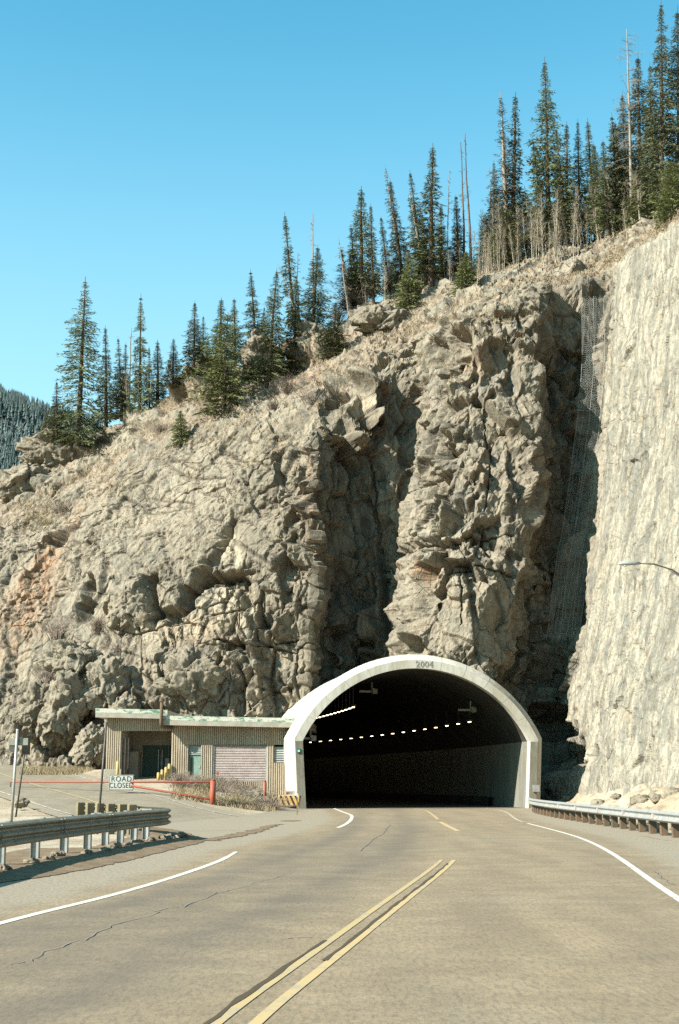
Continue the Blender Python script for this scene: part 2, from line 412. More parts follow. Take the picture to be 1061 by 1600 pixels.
P = S.reshape(-1, 3); NN = N.reshape(-1, 3); LV = LEVEL.ravel()
def blob(px, py, Y, rx, rz, soft=.5, tilt=0.0, pts=None):
    """0..1 round a surveyed spot of the cliff, in metres along and up the face"""
    c = at(px, py, Y); q = P if pts is None else pts
    dx = q[:, 0]-c.x; dz = q[:, 2]-c.z
    dx, dz = dx - tilt*dz, dz
    if len(q) == len(P) and soft < .5:
        dx = dx + .30*WOB[0]; dz = dz + .35*WOB[1]; d = ((np.abs(dx)/rx)**5 + (np.abs(dz)/rz)**5)**.2
    else: d = np.sqrt((dx/rx)**2 + (dz/rz)**2)
    return 1 - sstep(1-soft, 1+soft, d)
face = 1 - sstep(4.0, 4.5, LV)                                  # 1 on the rock face, 0 on the slope above
slope = sstep(4.05, 4.5, LV)
xx = P[:, 0]
pale = sstep(18.75, 19.35, np.tile(cu, NR) + .22*fbm(P*.3, 2, 120))*face                       # the netted wall on the right
pale = np.clip(pale*1.0, 0, 1)
# the left part of the cliff is rounder and lower-angled, the two buttresses blocky
blocky = sstep(-10, -2.5, xx)*(1-.55*pale)
warp = np.stack([fbm(P*.22, 3, 41), fbm(P*.22, 3, 45), fbm(P*.22, 3, 49)], 1)
W = P + warp*np.array([.08, .08, .12])
lean = W.copy(); lean[:, 0] += .16*W[:, 2]
f1, e1, r1 = facet(lean, (2.9, 2.9, 7.0), 3, 1.5, False, .06, .05)
f2, e2, r2 = facet(P + 7.7, (1.5, 1.5, 2.2), 11, 1.9, False, -.12, .05)
f3, e3, r3 = facet(P + 3.1, (.60, .60, .90), 19, 1.9, False, .2, .08)
f5, e5, r5 = facet(P + 5.3, (.30, .30, .42), 27, 1.9, False, -.3, .2)
wy = np.where(xx < -6, 1.0, 1.0)
brk = sstep(-.25, .35, fbm(P*.16 + 9, 3, 91) + .35*blocky)               # where the rock is shattered and where it is whole
def soften(d, n):
    """rounds the broken edges over a few hand-breadths"""
    g = d.reshape(NR, NC).copy()
    for _ in range(n):
        g[1:-1] = .25*g[:-2] + .5*g[1:-1] + .25*g[2:]; g[:, 1:-1] = .25*g[:, :-2] + .5*g[:, 1:-1] + .25*g[:, 2:]
    return g.ravel()
crack1 = np.exp(-(e1/.05)**2)*(r1[:, 0] > .35); crack2 = np.exp(-(e2/.07)**2)*(r2[:, 1] > .4)
Pl = P + np.stack([P[:, 2]*.16 + warp[:, 0]*1.2, 0*xx, 0*xx], 1)
joint = np.exp(-(np.abs(fbm(Pl*np.array([.42, .42, .045]), 2, 101))/.030)**2) + .7*np.exp(-(np.abs(fbm(Pl*np.array([1.0, 1.0, .10]) + 31, 2, 105))/.035)**2)
bed = np.exp(-(np.abs(fbm((P + np.stack([0*xx, 0*xx, xx*.28], 1))*np.array([.07, .07, .30]), 2, 109))/.022)**2)*sstep(.0, .3, fbm(P*.14, 2, 111))
calm = .30 + .70*sstep(-.15, .35, fbm(P*np.array([.13, .13, .07]) + 4, 2, 115))          # broad whole slabs between the broken bands
coarse = .74*f1*(.30 + .86*blocky) - .35*crack1*(.6-.2*blocky)
mediu = .84*f2*(.09 + .95*blocky)*(.35+.75*brk)*(calm + .35*(1-calm)*blocky) - .26*crack2*(.5+.6*blocky)*calm
small = .27*f3*(.13+.45*brk+.55*blocky)*calm
disp = (soften(coarse, 1) + mediu + small + .075*f5*(.28+.5*brk+.3*blocky) - soften(.30*joint*(.8-.4*blocky) + .30*bed, 2))*(face*.94 + .06)
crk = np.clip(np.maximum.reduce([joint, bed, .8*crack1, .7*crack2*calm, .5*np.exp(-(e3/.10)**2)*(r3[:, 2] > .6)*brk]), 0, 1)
disp += (.42*fbm(P*np.array([.22, .22, .06]), 2, 61) + .04*fbm(P*np.array([1.1, 1.1, .45]), 4, 66) + .022*fbm(P*np.array([3.6, 3.6, 1.6]), 3, 69))*(.5+.5*face)
disp = disp*(1-.86*pale) + pale*(.27*fbm(P*np.array([.8, .8, .05]), 4, 71) + .17*soften(facet(P, (1.1, 1.1, 6.5), 37)[0], 2) + .022*f5 + .05*f2*brk)
# rounded ribs running down the left-hand slope
leftm = 1 - sstep(-14, -7, xx)
disp += leftm*face*.55*np.abs(fbm((P + np.stack([P[:, 2]*.35, 0*xx, 0*xx], 1))*np.array([.55, .3, .16]), 4, 77))
# outcrops that break through the grass slope
f4, e4, r4 = facet(W*np.array([1, 1, 1.0]) + 1.3, (3.2, 3.6, 2.0), 23)
crop = slope*(1 - sstep(6.0, 6.3, LV))*(r4[:, 3] > .50)*sstep(.02, .12, e4)
disp += soften(crop*(.5 + .9*f4) + slope*(1-sstep(6.2, 7, LV))*.22*f2, 4) + slope*(1-sstep(6.6, 7.4, LV))*(.16*f3*(.4+.8*brk) + .07*f5 + .10*fbm(P*1.3, 4, 131))
WOB = (f2*1.1 + f3*.5, r2[:, 2]-.5 + .5*f3)
# surveyed hollows, undercuts and blocks
DENTS = [  # photo x, y, distance, half width m, half height m, depth m, lean
 (132,935,96,.55,1.5,-2.0,.12),(207,942,94,1.5,1.6,.9,0),(243,938,94,.40,1.5,-1.6,0),(300,925,92,.42,1.5,-1.5,.2),(345,905,91.5,1.7,.40,-1.2,0),
 (268,965,92.6,.75,.5,-1.5,-.5),(338,850,92.5,.35,2.6,-.8,.45),(395,985,90.3,.7,1.1,.5,0),(385,940,90.5,.25,1.5,-.7,0),(372,1012,90.3,.9,.25,-.8,0),
 (523,616,96,.55,.8,-1.9,0),(712,522,90.5,1.1,1.15,-1.8,.1),(705,540,90.5,.3,.9,-.6,.2),(545,690,95,1.6,.35,.9,0),(585,625,95.5,.9,2.2,1.3,.1),
 (655,600,90,.6,2.2,-1.0,.3),(690,690,88.5,.5,.8,-1.2,0),(735,760,86.5,.6,.8,-1.0,0),(715,640,88,.9,.9,-.8,0),(760,600,89,.5,1.6,-.8,.2),
 (660,930,85,.35,1.5,-.9,.2),(700,845,86,2.2,.35,-.8,.3),(760,840,86,.7,1.3,-.8,.3),(640,965,85,.8,1.6,.8,0),(800,560,89.5,.35,2.5,-.7,0),
 (858,1150,90,.6,1.9,-1.6,0),(830,900,89,.5,.9,.9,.1),(835,960,89,.7,.5,.8,0),(520,1045,93,.9,.9,1.0,0),(590,985,93,.35,1.6,1.1,0),
 (60,870,102,.45,2.0,.8,.5),(100,835,103,.5,1.0,-.9,.6),(40,760,116,2.4,1.0,.9,0),(95,708,117,2.6,.9,1.8,0),(50,735,116,.25,.9,-1.2,0),
 (250,1060,91.5,1.5,1.6,.6,0),(185,1075,92.5,1.0,1.5,.7,0),(410,1060,90,1.3,1.0,.5,0),
 (318,600,108,1.6,2.2,1.6,0),(415,560,106,1.5,1.8,1.2,0),(490,540,107,1.3,2.0,1.7,0),(600,480,108,2.0,1.0,.8,0),
]
for px, py, Y, rx, rz, dep, tl in DENTS:
    disp += dep*soften(blob(px, py, Y, rx, rz, .22, tl)*(1+.5*f2), 2)
colk = np.tile(cu, NR)
SEAMS = [  # surveyed cracks and joints: width m, depth m, photo points
 (.15,-.60,(356,795),(337,850),(322,893)),(.14,-.75,(296,901),(345,895),(398,893)),(.05,-.35,(374,895),(372,960),(372,1012)),(.05,-.32,(410,925),(408,985),(405,1020)),
 (.05,-.28,(441,955),(438,1012)),(.06,-.4,(335,1001),(372,1009),(420,1013),(474,1004)),(.05,-.3,(470,900),(472,960),(470,1010)),(.05,-.35,(330,962),(372,957),(394,950)),
 (.05,-.3,(370,1040),(386,1085),(393,1110)),(.06,-.4,(640,747),(668,736),(694,722)),(.06,-.4,(628,852),(665,846),(722,840),(800,838)),(.06,-.35,(690,600),(688,660),(693,722)),
 (.05,-.3,(731,610),(728,690)),(.06,-.4,(547,700),(556,800),(552,905)),(.06,-.35,(582,720),(592,830),(587,950)),(.05,-.3,(175,985),(215,985),(262,968),(300,972)),(.05,-.3,(262,968),(272,1010)),
 (.05,-.3,(150,880),(140,905)),(.05,-.35,(760,640),(770,720),(756,800)),(.06,-.4,(690,905),(745,893),(800,905)),(.05,-.3,(720,900),(716,985)),(.05,-.3,(230,760),(262,745),(300,735)),(.05,-.3,(380,740),(410,700),(440,690))]
seam = np.zeros(len(P))
for sw, sd_, *pp in SEAMS:
    pw_ = [at(x_, y_, 91.0 if x_ < 488 else (95.5 if x_ < 620 else 86.5)) for x_, y_ in pp]
    dmin = np.full(len(P), 9.0)
    qx = P[:, 0] + .10*f3 + .12*warp[:, 0]; qz = P[:, 2] + .10*f3 + .12*warp[:, 1]
    for a_, b_ in zip(pw_[:-1], pw_[1:]):
        ex, ez = b_.x-a_.x, b_.z-a_.z; tt = np.clip(((qx-a_.x)*ex + (qz-a_.z)*ez)/(ex*ex+ez*ez), 0, 1)
        dmin = np.minimum(dmin, np.hypot(qx-a_.x-tt*ex, qz-a_.z-tt*ez))
    g_ = np.exp(-(dmin/sw)**2)*face; disp += sd_*g_; seam = np.maximum(seam, np.exp(-(dmin/(sw*.8))**2)*face)
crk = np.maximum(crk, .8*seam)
disp *= sstep(0, .12, LV)*.8+.2
for kc, am in ((8.5, .60), (11.5, .45), (16.5, .40)): disp *= 1 - am*np.exp(-((colk-kc)/.75)**2)*(LV < 4.2)
disp *= 1 - .9*sstep(7.0, 8.0, LV)
P2 = P + NN*disp[:, None]*np.array([1, 1, .6])
for kc, sd in ((8.5, 141), (11.5, 151), (16.5, 161)):            # uneven arrises on the big corners
    zz = np.stack([0*xx, 0*xx, P[:, 2]], 1); wv_ = .55*fbm(zz*.33 + kc, 3, sd) + .22*facet(zz + kc*7, (1, 1, 1.3), sd, 1.2)[0]
    P2[:, 0] += np.exp(-((colk-kc)/1.1)**2)*wv_*face
# masks that stay with the rock: dry soil and grass, rust streaks, dark water stains plus painted shade of the right recess
G2 = grid_normals(P2.reshape(NR, NC, 3)).reshape(-1, 3)
up = np.abs(G2[:, 2])
soil = np.clip(slope*(.86 - .75*sstep(.0, .4, crop*(.5+.9*f4))) , 0, 1)
soil = np.maximum(soil, (1-slope)*sstep(.55, .85, up)*.75*sstep(1.6, 3.2, LV))
soil = np.maximum(soil, leftm*sstep(2.9, 3.9, LV)*.30)
soil = np.maximum(soil, blob(15, 800, 110, 4.0, 1.2, .5)*.9); soil = np.maximum(soil, blob(160, 745, 106, 1.6, 2.0, .5)*.8)
rust = np.maximum.reduce([blob(72, 880, 102, .8, 4.0, .8, .35), blob(45, 930, 100, 1.6, 2.6, .9, .3)*.8, blob(486, 790, 89.8, .35, 2.2, .8),
    blob(480, 745, 91, .5, 1.6, .8)*.8, blob(20, 960, 98, 1.5, 3.0, .9)*.6, blob(655, 885, 85.6, .3, .8, .6)*.8, blob(745, 560, 89.5, 1.2, .6, .8)*.5,
    blob(855, 870, 91, 1.3, 5.0, .9)*.35, blob(300, 985, 91.5, 2.2, .8, .8)*.45, blob(490, 590, 104, 1.6, 2.2, .8)*.45])
stain_shade = np.maximum.reduce([blob(538, 880, 95, 2.7, 9.5, .4)*.75, blob(872, 760, 93, 2.0, 14, .5)*.62, blob(428, 800, 91, 2.4, 5.0, .6)*.45, blob(455, 950, 89.5, 1.6, 3.0, .6)*.35, blob(250, 880, 95, 3.0, 2.0, .8)*.2,  # tall right recess blob is shade put into the colour, the others brown stains
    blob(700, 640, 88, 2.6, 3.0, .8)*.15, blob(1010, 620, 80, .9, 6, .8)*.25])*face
fresh = np.maximum.reduce([blob(358, 850, 91.8, .75, 1.7, .6, -.3)*.9, blob(362, 955, 90.5, 1.5, 1.7, .5)*.75, blob(232, 990, 93, 1.6, .6, .5)*.6, blob(290, 985, 92, 1.3, .7, .5)*.6, blob(560, 640, 95.5, .7, 1.0, .5)*.7])
GF = grid_faces(NR, NC)
# leave the bore open
def lateral(Pn):
    h = HEAD0; rel = Pn - np.array([PORTAL.x, PORTAL.y, 0])
    return rel[:, 0]*math.cos(h) + rel[:, 1]*math.sin(h), -rel[:, 0]*math.sin(h) + rel[:, 1]*math.cos(h)
lat, along = lateral(P2)
radc = (HALF*HALF + RISE*RISE)/(2*RISE); zc = SPRING + RISE - radc
inside = (along < 26) & (np.abs(lat) < HALF+.75) & ((P2[:, 2] < SPRING) | (np.hypot(lat, P2[:, 2]-zc) < radc+.55))
keep = ~inside[GF].any(1)
GF = GF[keep]
cliff_me = np_mesh('cliff', P2, GF, M_ROCK, False, {'fresh': fresh, 'pale': pale, 'rust': rust, 'soil': soil, 'stain_shade': stain_shade, 'crk': crk*(1-.6*pale)*face})
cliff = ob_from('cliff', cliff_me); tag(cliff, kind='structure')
# pixel positions of the slope's vertices, for setting trees and shrubs down on it
def proj(Q):
    X = Q[:, 0]; dy = Q[:, 1]; dz = Q[:, 2]-EYE
    f = dy*_c + dz*_s; u = -dy*_s + dz*_c
    return CX + F_PX*X/f, CY - F_PX*u/f
PPX, PPY = proj(P2)
def on_cliff(px, py, lo=3.0, hi=7.2):
    d = (PPX-px)**2 + (PPY-py)**2 + np.where((LV < lo) | (LV > hi), 1e9, 0)
    return Vector(P2[int(np.argmin(d))])
# ---------------------------------------------------------------- roads
def interp(pts, key=1):
    a = np.array([(p[0], p[1]) for p in pts]); a = a[np.argsort(a[:, 1])]
    return lambda y: np.interp(y, a[:, 1], a[:, 0])
def smooth_poly(pts, n=12, rounds=3):
    """evenly split and softened polyline"""
    pts = [Vector(p).to_3d() if len(p) == 2 else Vector(p) for p in pts]; out = []
    for a, b in zip(pts[:-1], pts[1:]): out += [a.lerp(b, k/n) for k in range(n)]
    out.append(pts[-1])
    for _ in range(int(rounds*n)):
        out = [out[0]] + [(out[i-1] + out[i]*2 + out[i+1])/4 for i in range(1, len(out)-1)] + [out[-1]]
    return out
pY = [gnd(*p) for p in ((361,1600),(482,1512),(612,1412),(710,1340))] + [Vector((3.35,40,0)), Vector((3.62,50,0)), Vector((4.1,62,0)), Vector((4.35,70,0)), Vector((4.05,78,0))]
pY = [Vector((-2.9,-40,0)), Vector((-1.55,0,0))] + pY
center = smooth_poly(pY, 10, 2); cx_of = interp([(p.x, p.y) for p in center])
left_white = [gnd(*p) for p in ((0,1440),(152,1406),(260,1375),(347,1345),(369,1331))]
left_white = [Vector((-5.2,-40,0)), Vector((-4.7,2,0))] + left_white
left_in = [gnd(*p) for p in ((528,1293.5),(541,1288),(549,1281),(551,1274))] + [Vector((.3,66,0)), Vector((-.3,78,0))]
right_white = [gnd(*p) for p in ((1061,1411),(965,1336.6),(912,1310),(859.5,1295.5),(806,1282.5))] + [Vector((7.75,66,0)), Vector((8.2,74,0)), Vector((8.0,78.7,0))]
right_white = [Vector((.9,-40,0)), Vector((2.6,2,0))] + right_white
rw_of = interp([(p.x, p.y) for p in smooth_poly(right_white, 8, 2)])
lw_pts = [(p.x, p.y) for p in smooth_poly(left_white, 8, 2)] + [(-1.0, 38), (-.2, 45), (.3, 56), (-.3, 78)]
lw_of = interp(lw_pts)
edge_l = interp([(-6.6,-60),(-5.7,10),(-5.2,20),(-5.0,26),(-4.7,34),(-7.0,46),(-5.4,52),(-3.9,58),(-3.2,66),(-2.9,80)])
edge_r = interp([(6.6,-60),(8.5,10),(9.2,25),(9.3,60),(10.4,76),(10.8,80)])

def asphalt(name, base0, base1, lane=True):
    t = NT(name); v = t.coord(); long = t.coord((1.3, .10, 1)); fine = t.noise(v, 55, 4, .75); mid = t.noise(v, 1.1, 6, .65); big = t.noise(v, .16, 4, .6)
    gr = t.noise(t.coord((26, 5, 1)), 1.0, 4, .75)
    dust = t.attr('dust'); track = t.attr('track')
    col = t.mix(t.ramp(mid, .35, .68), base0, base1)
    col = t.mix(t.ramp(t.noise(long, 1.0, 4, .6), .42, .68, 0, .45), col, tuple(c*.72 for c in base0))
    col = t.mix(t.math('MULTIPLY', track, t.ramp(mid, .25, .75, 1.0, .55)), col, tuple(c*k for c, k in zip(base0, (0.571, 0.603, 0.719))))
    col = t.mix(t.ramp(t.math('ADD', dust, t.math('MULTIPLY', t.math('SUBTRACT', mid, .5), .9)), .25, .85), col, (0.258, 0.209, 0.146))
    col = t.mix(t.ramp(big, .52, .7, 0, .3), col, (0.231, 0.195, 0.139))
    col = t.mix(t.ramp(t.noise(v, 17, 3, .7), .38, .62, .22, 0), col, (0.066, 0.056, 0.040)); col = t.mix(t.ramp(fine, .28, .50, .7, 0), col, (0.058, 0.051, 0.039)); col = t.mix(t.ramp(fine, .56, .74, 0, .42), col, (0.308, 0.272, 0.204))
    col = t.mix(t.ramp(gr, .36, .56, .42, 0), col, (0.065, 0.059, 0.045))
    t.bump(fine, .35, .012)
    return t.done(col, .82)
M_ASPH = asphalt('asphalt', tuple(np.array((1.22, 1.14, 1.04))*(0.174, 0.135, 0.087)), tuple(np.array((1.22, 1.14, 1.04))*(0.224, 0.174, 0.114))) #(0.158, 0.132, 0.087), (0.204, 0.171, 0.114))
M_ASPH2 = asphalt('old_asphalt', (0.193, 0.158, 0.107), (0.231, 0.190, 0.129))

ry = spaced([(-60, 4, 20), (4, 40, 130), (40, 78.2, 120)]); ru_ = np.linspace(0, 1, 90)
RY, RU = np.meshgrid(ry, ru_, indexing='ij')
xl, xr = edge_l(RY) - .9*np.exp(-((RY-44)/10)**2)*0, edge_r(RY)
RX = xl + (xr-xl)*RU
kk = sstep(58, 78, RY); RYs = RY + kk*(RX-PORTAL.x)*math.tan(HEAD0)
dl = RX - lw_of(RY); dr = rw_of(RY) - RX; dc = RX - cx_of(RY)
dust = np.clip(np.maximum(sstep(.25, -1.1, dl), sstep(.3, -1.4, dr)), 0, 1)*.9
dust = np.maximum(dust, sstep(40, 58, RY)*.35)
tr = lambda d, c, w: np.exp(-((d-c)/w)**2)
track = np.clip(tr(dc, -1.35, .55) + tr(dc, -3.1, .5) + .45*tr(dc, 1.05, .5) + .5*tr(dc, 2.75, .45), 0, 1)*(1-dust)*np.where(dc < 0, 1.0, .5)
track = np.maximum(track, .62*sstep(.05, .5, dl)*sstep(-.2, -1.0, dc)*(dc < 0)*sstep(50, 30, RY))
RZ = land(RX, RYs)
road = ob_from('main_road', np_mesh('main_road', np.stack([RX, RYs, RZ], -1).reshape(-1, 3), grid_faces(len(ry), 90), M_ASPH, True, {'dust': dust.ravel(), 'track': track.ravel()}))
tag(road, kind='structure')
# the old road that leaves behind the guardrail and climbs past the cliff
near = smooth_poly([(-58,150),(-24,86),(-17.3,72),(-13.6,64),(-10,55),(-6.6,46),(-4.9,37.5),(-4.4,33)], 10, 1)
far = smooth_poly([(-50,155),(-20.5,95),(-16,85),(-11,73),(-8.6,68),(-4.1,58.5),(-2.6,53),(-2.0,46)], 10, 1)
m = 26
sv = []; sdust = []
for a, b in zip(near, far):
    for k in range(m+1):
        p = a.lerp(b, -.10 + 1.25*k/m); sv.append((p.x, p.y, land_z(p.x, p.y) - .012)); sdust.append(.45 if 2 < k < m-4 else .8)
side_road = ob_from('side_road', np_mesh('side_road', sv, grid_faces(len(near), m+1), M_ASPH2, True, {'dust': sdust, 'track': np.zeros(len(sv))})); tag(side_road, kind='structure')

def marking(name, path, width, mat, lift=.005, gap=None, rag=0.0, seed=1):
    rnd = random.Random(seed); path = [Vector((p[0], p[1], 0)) for p in path]; dense = []
    for a, b in zip(path[:-1], path[1:]):
        n = max(1, int((b-a).length/.35)); dense += [a.lerp(b, k/n) for k in range(n)]
    dense.append(path[-1]); v = []
    for i, p in enumerate(dense):
        d = (dense[min(i+1, len(dense)-1)] - dense[max(0, i-1)]).normalized(); nrm = Vector((-d.y, d.x, 0))
        w = width(i/len(dense)) if callable(width) else width
        w0, w1 = w*.5*(1+rnd.uniform(-rag, rag)), w*.5*(1+rnd.uniform(-rag, rag))
        for q in (p + nrm*w0, p - nrm*w1): v.append((q.x, q.y, land_z(q.x, q.y) + lift))
    o = ob_from(name, np_mesh(name, v, grid_faces(len(dense), 2), mat)); tag(o, kind='structure'); return o
def paint(name, c, under, wear):
    t = NT(name); v = t.coord(); n = t.noise(v, 2.2, 6, .7); f = t.noise(v, 40, 4, .7)
    k = t.ramp(t.math('ADD', n, t.math('MULTIPLY', f, .55)), wear, wear+.18)
    return t.done(t.mix(k, c, under), .7)
M_WHITE = paint('white_paint', (.44, .41, .34), (.22, .19, .145), .80)
M_WHITE_W = paint('worn_white_paint', (0.385, 0.345, 0.272), (0.193, 0.165, 0.122), .70)
M_YEL = paint('yellow_paint', (.36, .255, .12), (.26, .215, .15), .76)
M_YEL_W = paint('worn_yellow_paint', (.34, .245, .115), (.26, .215, .15), .74)
M_TAR = paint('crack_filler', (.060, .040, .022), (.15, .115, .075), .92)
def offset(path, d):
    out = []
    for i, p in enumerate(path):
        t = (path[min(i+1, len(path)-1)] - path[max(0, i-1)]).normalized(); out.append(p + Vector((t.y, -t.x, 0))*d)
    return out
cl = [p for p in center if p.y < 26.6]
marking('yellow_line', offset(cl, .115), .082, M_YEL); marking('yellow_line', offset(cl, -.115), .075, M_YEL_W)
marking('yellow_line', smooth_poly([gnd(716,1299), gnd(700,1291), gnd(688,1284.5)], 6, 1), .16, M_YEL)
marking('yellow_line', smooth_poly([(3.75,55),(4.1,64),(4.35,72),(4.0,78)], 8, 1), .11, M_YEL_W)
marking('edge_line', smooth_poly(left_white, 8, 2), lambda u: .12 if u < .97 else .09, M_WHITE)
marking('edge_line', smooth_poly(left_in, 8, 2), .14, M_WHITE)
rwp = smooth_poly(right_white, 8, 2)
marking('edge_line', [p for p in rwp if p.y < 50], .11, M_WHITE); marking('edge_line', [p for p in rwp if p.y > 50], .10, M_WHITE_W)
marking('edge_line', [p for p in smooth_poly([(-24,86),(-17.3,72),(-13.6,64),(-10.6,57)], 10, 1)], .13, M_WHITE_W)
marking('edge_line', smooth_poly([(-20.5,95),(-16,85),(-11,73),(-8.6,68),(-4.1,58.2)], 10, 1), .13, M_WHITE_W)
marking('yellow_line', smooth_poly([(-22.5,91),(-16.7,77),(-11.6,66),(-9.6,61)], 10, 1), .11, M_YEL_W)
# filled cracks: one along each yellow line, a wandering one in the left lane, joints across
crk = lambda pts, w, sd, rag=.7, mat=None: marking('crack', list(pts), w, mat or M_TAR, .008, None, rag, sd)
crk([p for p in offset(center, -.168) if 2 < p.y < 13.2], .042, 5)
crk([p for p in offset(center, .062) if 11.5 < p.y < 26.4], .036, 6)
def wander(a, b, n, amp, sd):
    r = random.Random(sd); a, b = Vector(a).to_3d(), Vector(b).to_3d(); d = (b-a).normalized(); q = Vector((-d.y, d.x, 0)); off = 0; o = []
    for k in range(n+1):
        off += r.uniform(-amp, amp); o.append(a.lerp(b, k/n) + q*off)
    return o
pts = [gnd(*p) for p in ((20,1508),(45,1503),(70,1490),(130,1470),(165,1447),(240,1425),(290,1418),(340,1395),(390,1382),(440,1368))]
M_CRK = paint('hairline_crack', (.085, .076, .062), (.155, .142, .125), .54)
for a, b, sd in zip(pts[:-1], pts[1:], range(9)): crk(wander(a, b, 7, .035, sd), .012, 30+sd, .9, M_CRK)
for a, b, sd in (((560,1330),(600,1297),3),((600,1297),(603,1285),4),((1023,1362),(1050,1380),8),((1050,1380),(1061,1383),9),((1000,1306),(1050,1314),12),((447,1467),(480,1464),13)):
    crk(wander(gnd(*a), gnd(*b), 8, .05, sd), .02, 50+sd, .9, M_CRK)
marking('pavement_joint', [gnd(556,1285), gnd(640,1286), gnd(740,1287), gnd(806,1287)], .14, M_WHITE_W, .006)
# dirt washed out from under the end of the guardrail, and the trail it leaves across the pavement
M_SOIL = worn('washed_soil', (0.127, 0.085, 0.048), (0.181, 0.129, 0.078), 2.2, .95, .7)
isl = [gnd(*p) for p in ((0,1379),(65,1371),(120,1362),(173,1351),(225,1339),(269,1328),(300,1321),(321,1315),(314,1309),(303,1305),(277,1297),(243,1293),(225,1290))]
isl = [Vector((-5.35,-30,0)), Vector((-5.2,8,0)), Vector((-4.95,14,0))] + isl
isl = smooth_poly(isl, 8, 1); iv = []; rnd = random.Random(4)
for i, p in enumerate(isl):
    q = p + Vector((rnd.uniform(-.05, .05), rnd.uniform(-.05, .05), 0)); back = Vector((-6.4 if p.y < 30 else -5.2, min(p.y, 37.0) if p.y < 36 else 36.6, 0))
    for k in range(8):
        a = q.lerp(back, k/7); iv.append((a.x, a.y, .010 + (.05*min(1, k/2.5) + rnd.uniform(0, .015) if k else 0)))
tag(ob_from('dirt_verge', np_mesh('dirt_verge', iv, grid_faces(len(isl), 8), M_SOIL, True)), kind='structure')
tp = [gnd(*p) for p in ((318,1314),(345,1309),(372,1305),(395,1299),(412,1294),(425,1290),(436,1288)) ]
marking('dirt_trail', smooth_poly(tp, 8, 1), lambda u: .62*(1-u*.55), M_SOIL, .012, None, .55, 8)
marking('dirt_trail', smooth_poly([gnd(447,1283.5), gnd(455,1282), gnd(463,1283)], 6, 1), .5, M_SOIL, .012, None, .5, 9)

# ---------------------------------------------------------------- the tunnel: portal ring, lining, pavement, lamps
M_CONC = worn('pale_concrete', (.44, .405, .335), (.31, .275, .205), .75, .85, .25, 0, (1, 1, .28))
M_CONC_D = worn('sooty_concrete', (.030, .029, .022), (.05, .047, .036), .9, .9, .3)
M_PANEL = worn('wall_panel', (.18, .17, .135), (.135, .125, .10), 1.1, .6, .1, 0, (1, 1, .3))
M_TROAD = asphalt('tunnel_asphalt', (.06, .055, .045), (.08, .074, .06))
tunnel = thing('tunnel_portal', 'pale concrete arched road tunnel mouth set into the foot of the cliff', 'tunnel', PORTAL)
Minv = Matrix.Translation(-PORTAL)
def tpart(name, rings, mat, smooth=False, closed=False):
    mb = MB(); mb.loft([[Minv @ p for p in r] for r in rings], closed)
    return mb.build(name, mat, tunnel, smooth)
NA = 48
tpart('portal_face', [ring_at(.75, .02, n=NA), ring_at(0, 0, n=NA), ring_at(0, .445, n=NA)], M_CONC)
tpart('portal_bevel', [ring_at(0, .45, n=NA), ring_at(.03, .462, n=NA), ring_at(.55, .80, n=NA)], M_CONC)
tpart('portal_barrel', [ring_at(.55, .803, n=NA), ring_at(7.0, .803, n=NA), ring_at(16, .83, n=NA)], M_CONC)
S_T = [.76] + [1.5 + 1.6*k for k in range(52)]
def vault(s):
    r = ring_at(s, .02, n=NA); return r[1:-1]
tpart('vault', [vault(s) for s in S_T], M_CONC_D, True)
for sg in (-1, 1):
    w = []
    for s in S_T:
        p, h = axis(s); rx = Vector((math.cos(h), math.sin(h), 0))
        w.append([p + rx*sg*(HALF_B+.02) + Vector((0, 0, -.5)), p + rx*sg*(HALF+.012) + Vector((0, 0, SPRING+.02))])
    tpart('wall_panels', w, M_PANEL, True)
    cw = []
    for s in S_T[5:]:
        p, h = axis(s); rx = Vector((math.cos(h), math.sin(h), 0))
        cw.append([p + rx*sg*(HALF_B-.02) + Vector((0, 0, .55)), p + rx*sg*(HALF_B-.32) + Vector((0, 0, .50)), p + rx*sg*(HALF_B-.36) + Vector((0, 0, -.1))])
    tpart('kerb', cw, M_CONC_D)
p, h = axis(S_T[-1])
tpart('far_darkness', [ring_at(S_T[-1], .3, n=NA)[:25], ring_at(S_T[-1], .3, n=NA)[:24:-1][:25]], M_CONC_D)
trv = []
for s in [.22] + S_T[1:]:
    p, h = axis(s); rx = Vector((math.cos(h), math.sin(h), 0))
    for k in range(13):
        q = p + rx*(-6.3 + 12.6*k/12); trv.append((q.x, q.y, .002))
tr_o = ob_from('tunnel_road', np_mesh('tunnel_road', trv, grid_faces(len(S_T), 13), M_TROAD, False, {'dust': np.zeros(len(trv)), 'track': np.zeros(len(trv))})); tag(tr_o, kind='structure')
M_CARVE = worn('carved_shadow', (.17, .155, .13), (.22, .20, .165), 5, .9, 0)
yr = text_mesh('2004', .46, .012, M_CARVE, 'year_numerals', 1.08, .004); yo = ob_from('year_numerals', yr, tunnel)
yo.location = Minv @ (axis(-.003)[0] + Vector((math.cos(HEAD0)*.42, math.sin(HEAD0)*.42, SPRING+RISE+.20))); yo.rotation_euler = (math.pi/2, 0, HEAD0)
# thin board joints across the ring
M_JOINT = worn('concrete_joint', (.27, .245, .195), (.34, .31, .25), 5, .9, 0)
for k in range(4, NA-1, 4):
    a = ring_at(-.004, .01, n=NA)[k+1]; b = ring_at(-.004, .45, n=NA)[k+1]; c = ring_at(.55, .806, n=NA)[k+1]
    d = (ring_at(0, .2, n=NA)[k+2] - ring_at(0, .2, n=NA)[k]).normalized()*.011
    jm = MB(); jm.loft([[Minv @ (q-d) for q in (a, b, c)], [Minv @ (q+d) for q in (a, b, c)]]); jm.build('pour_joint', M_JOINT, tunnel)

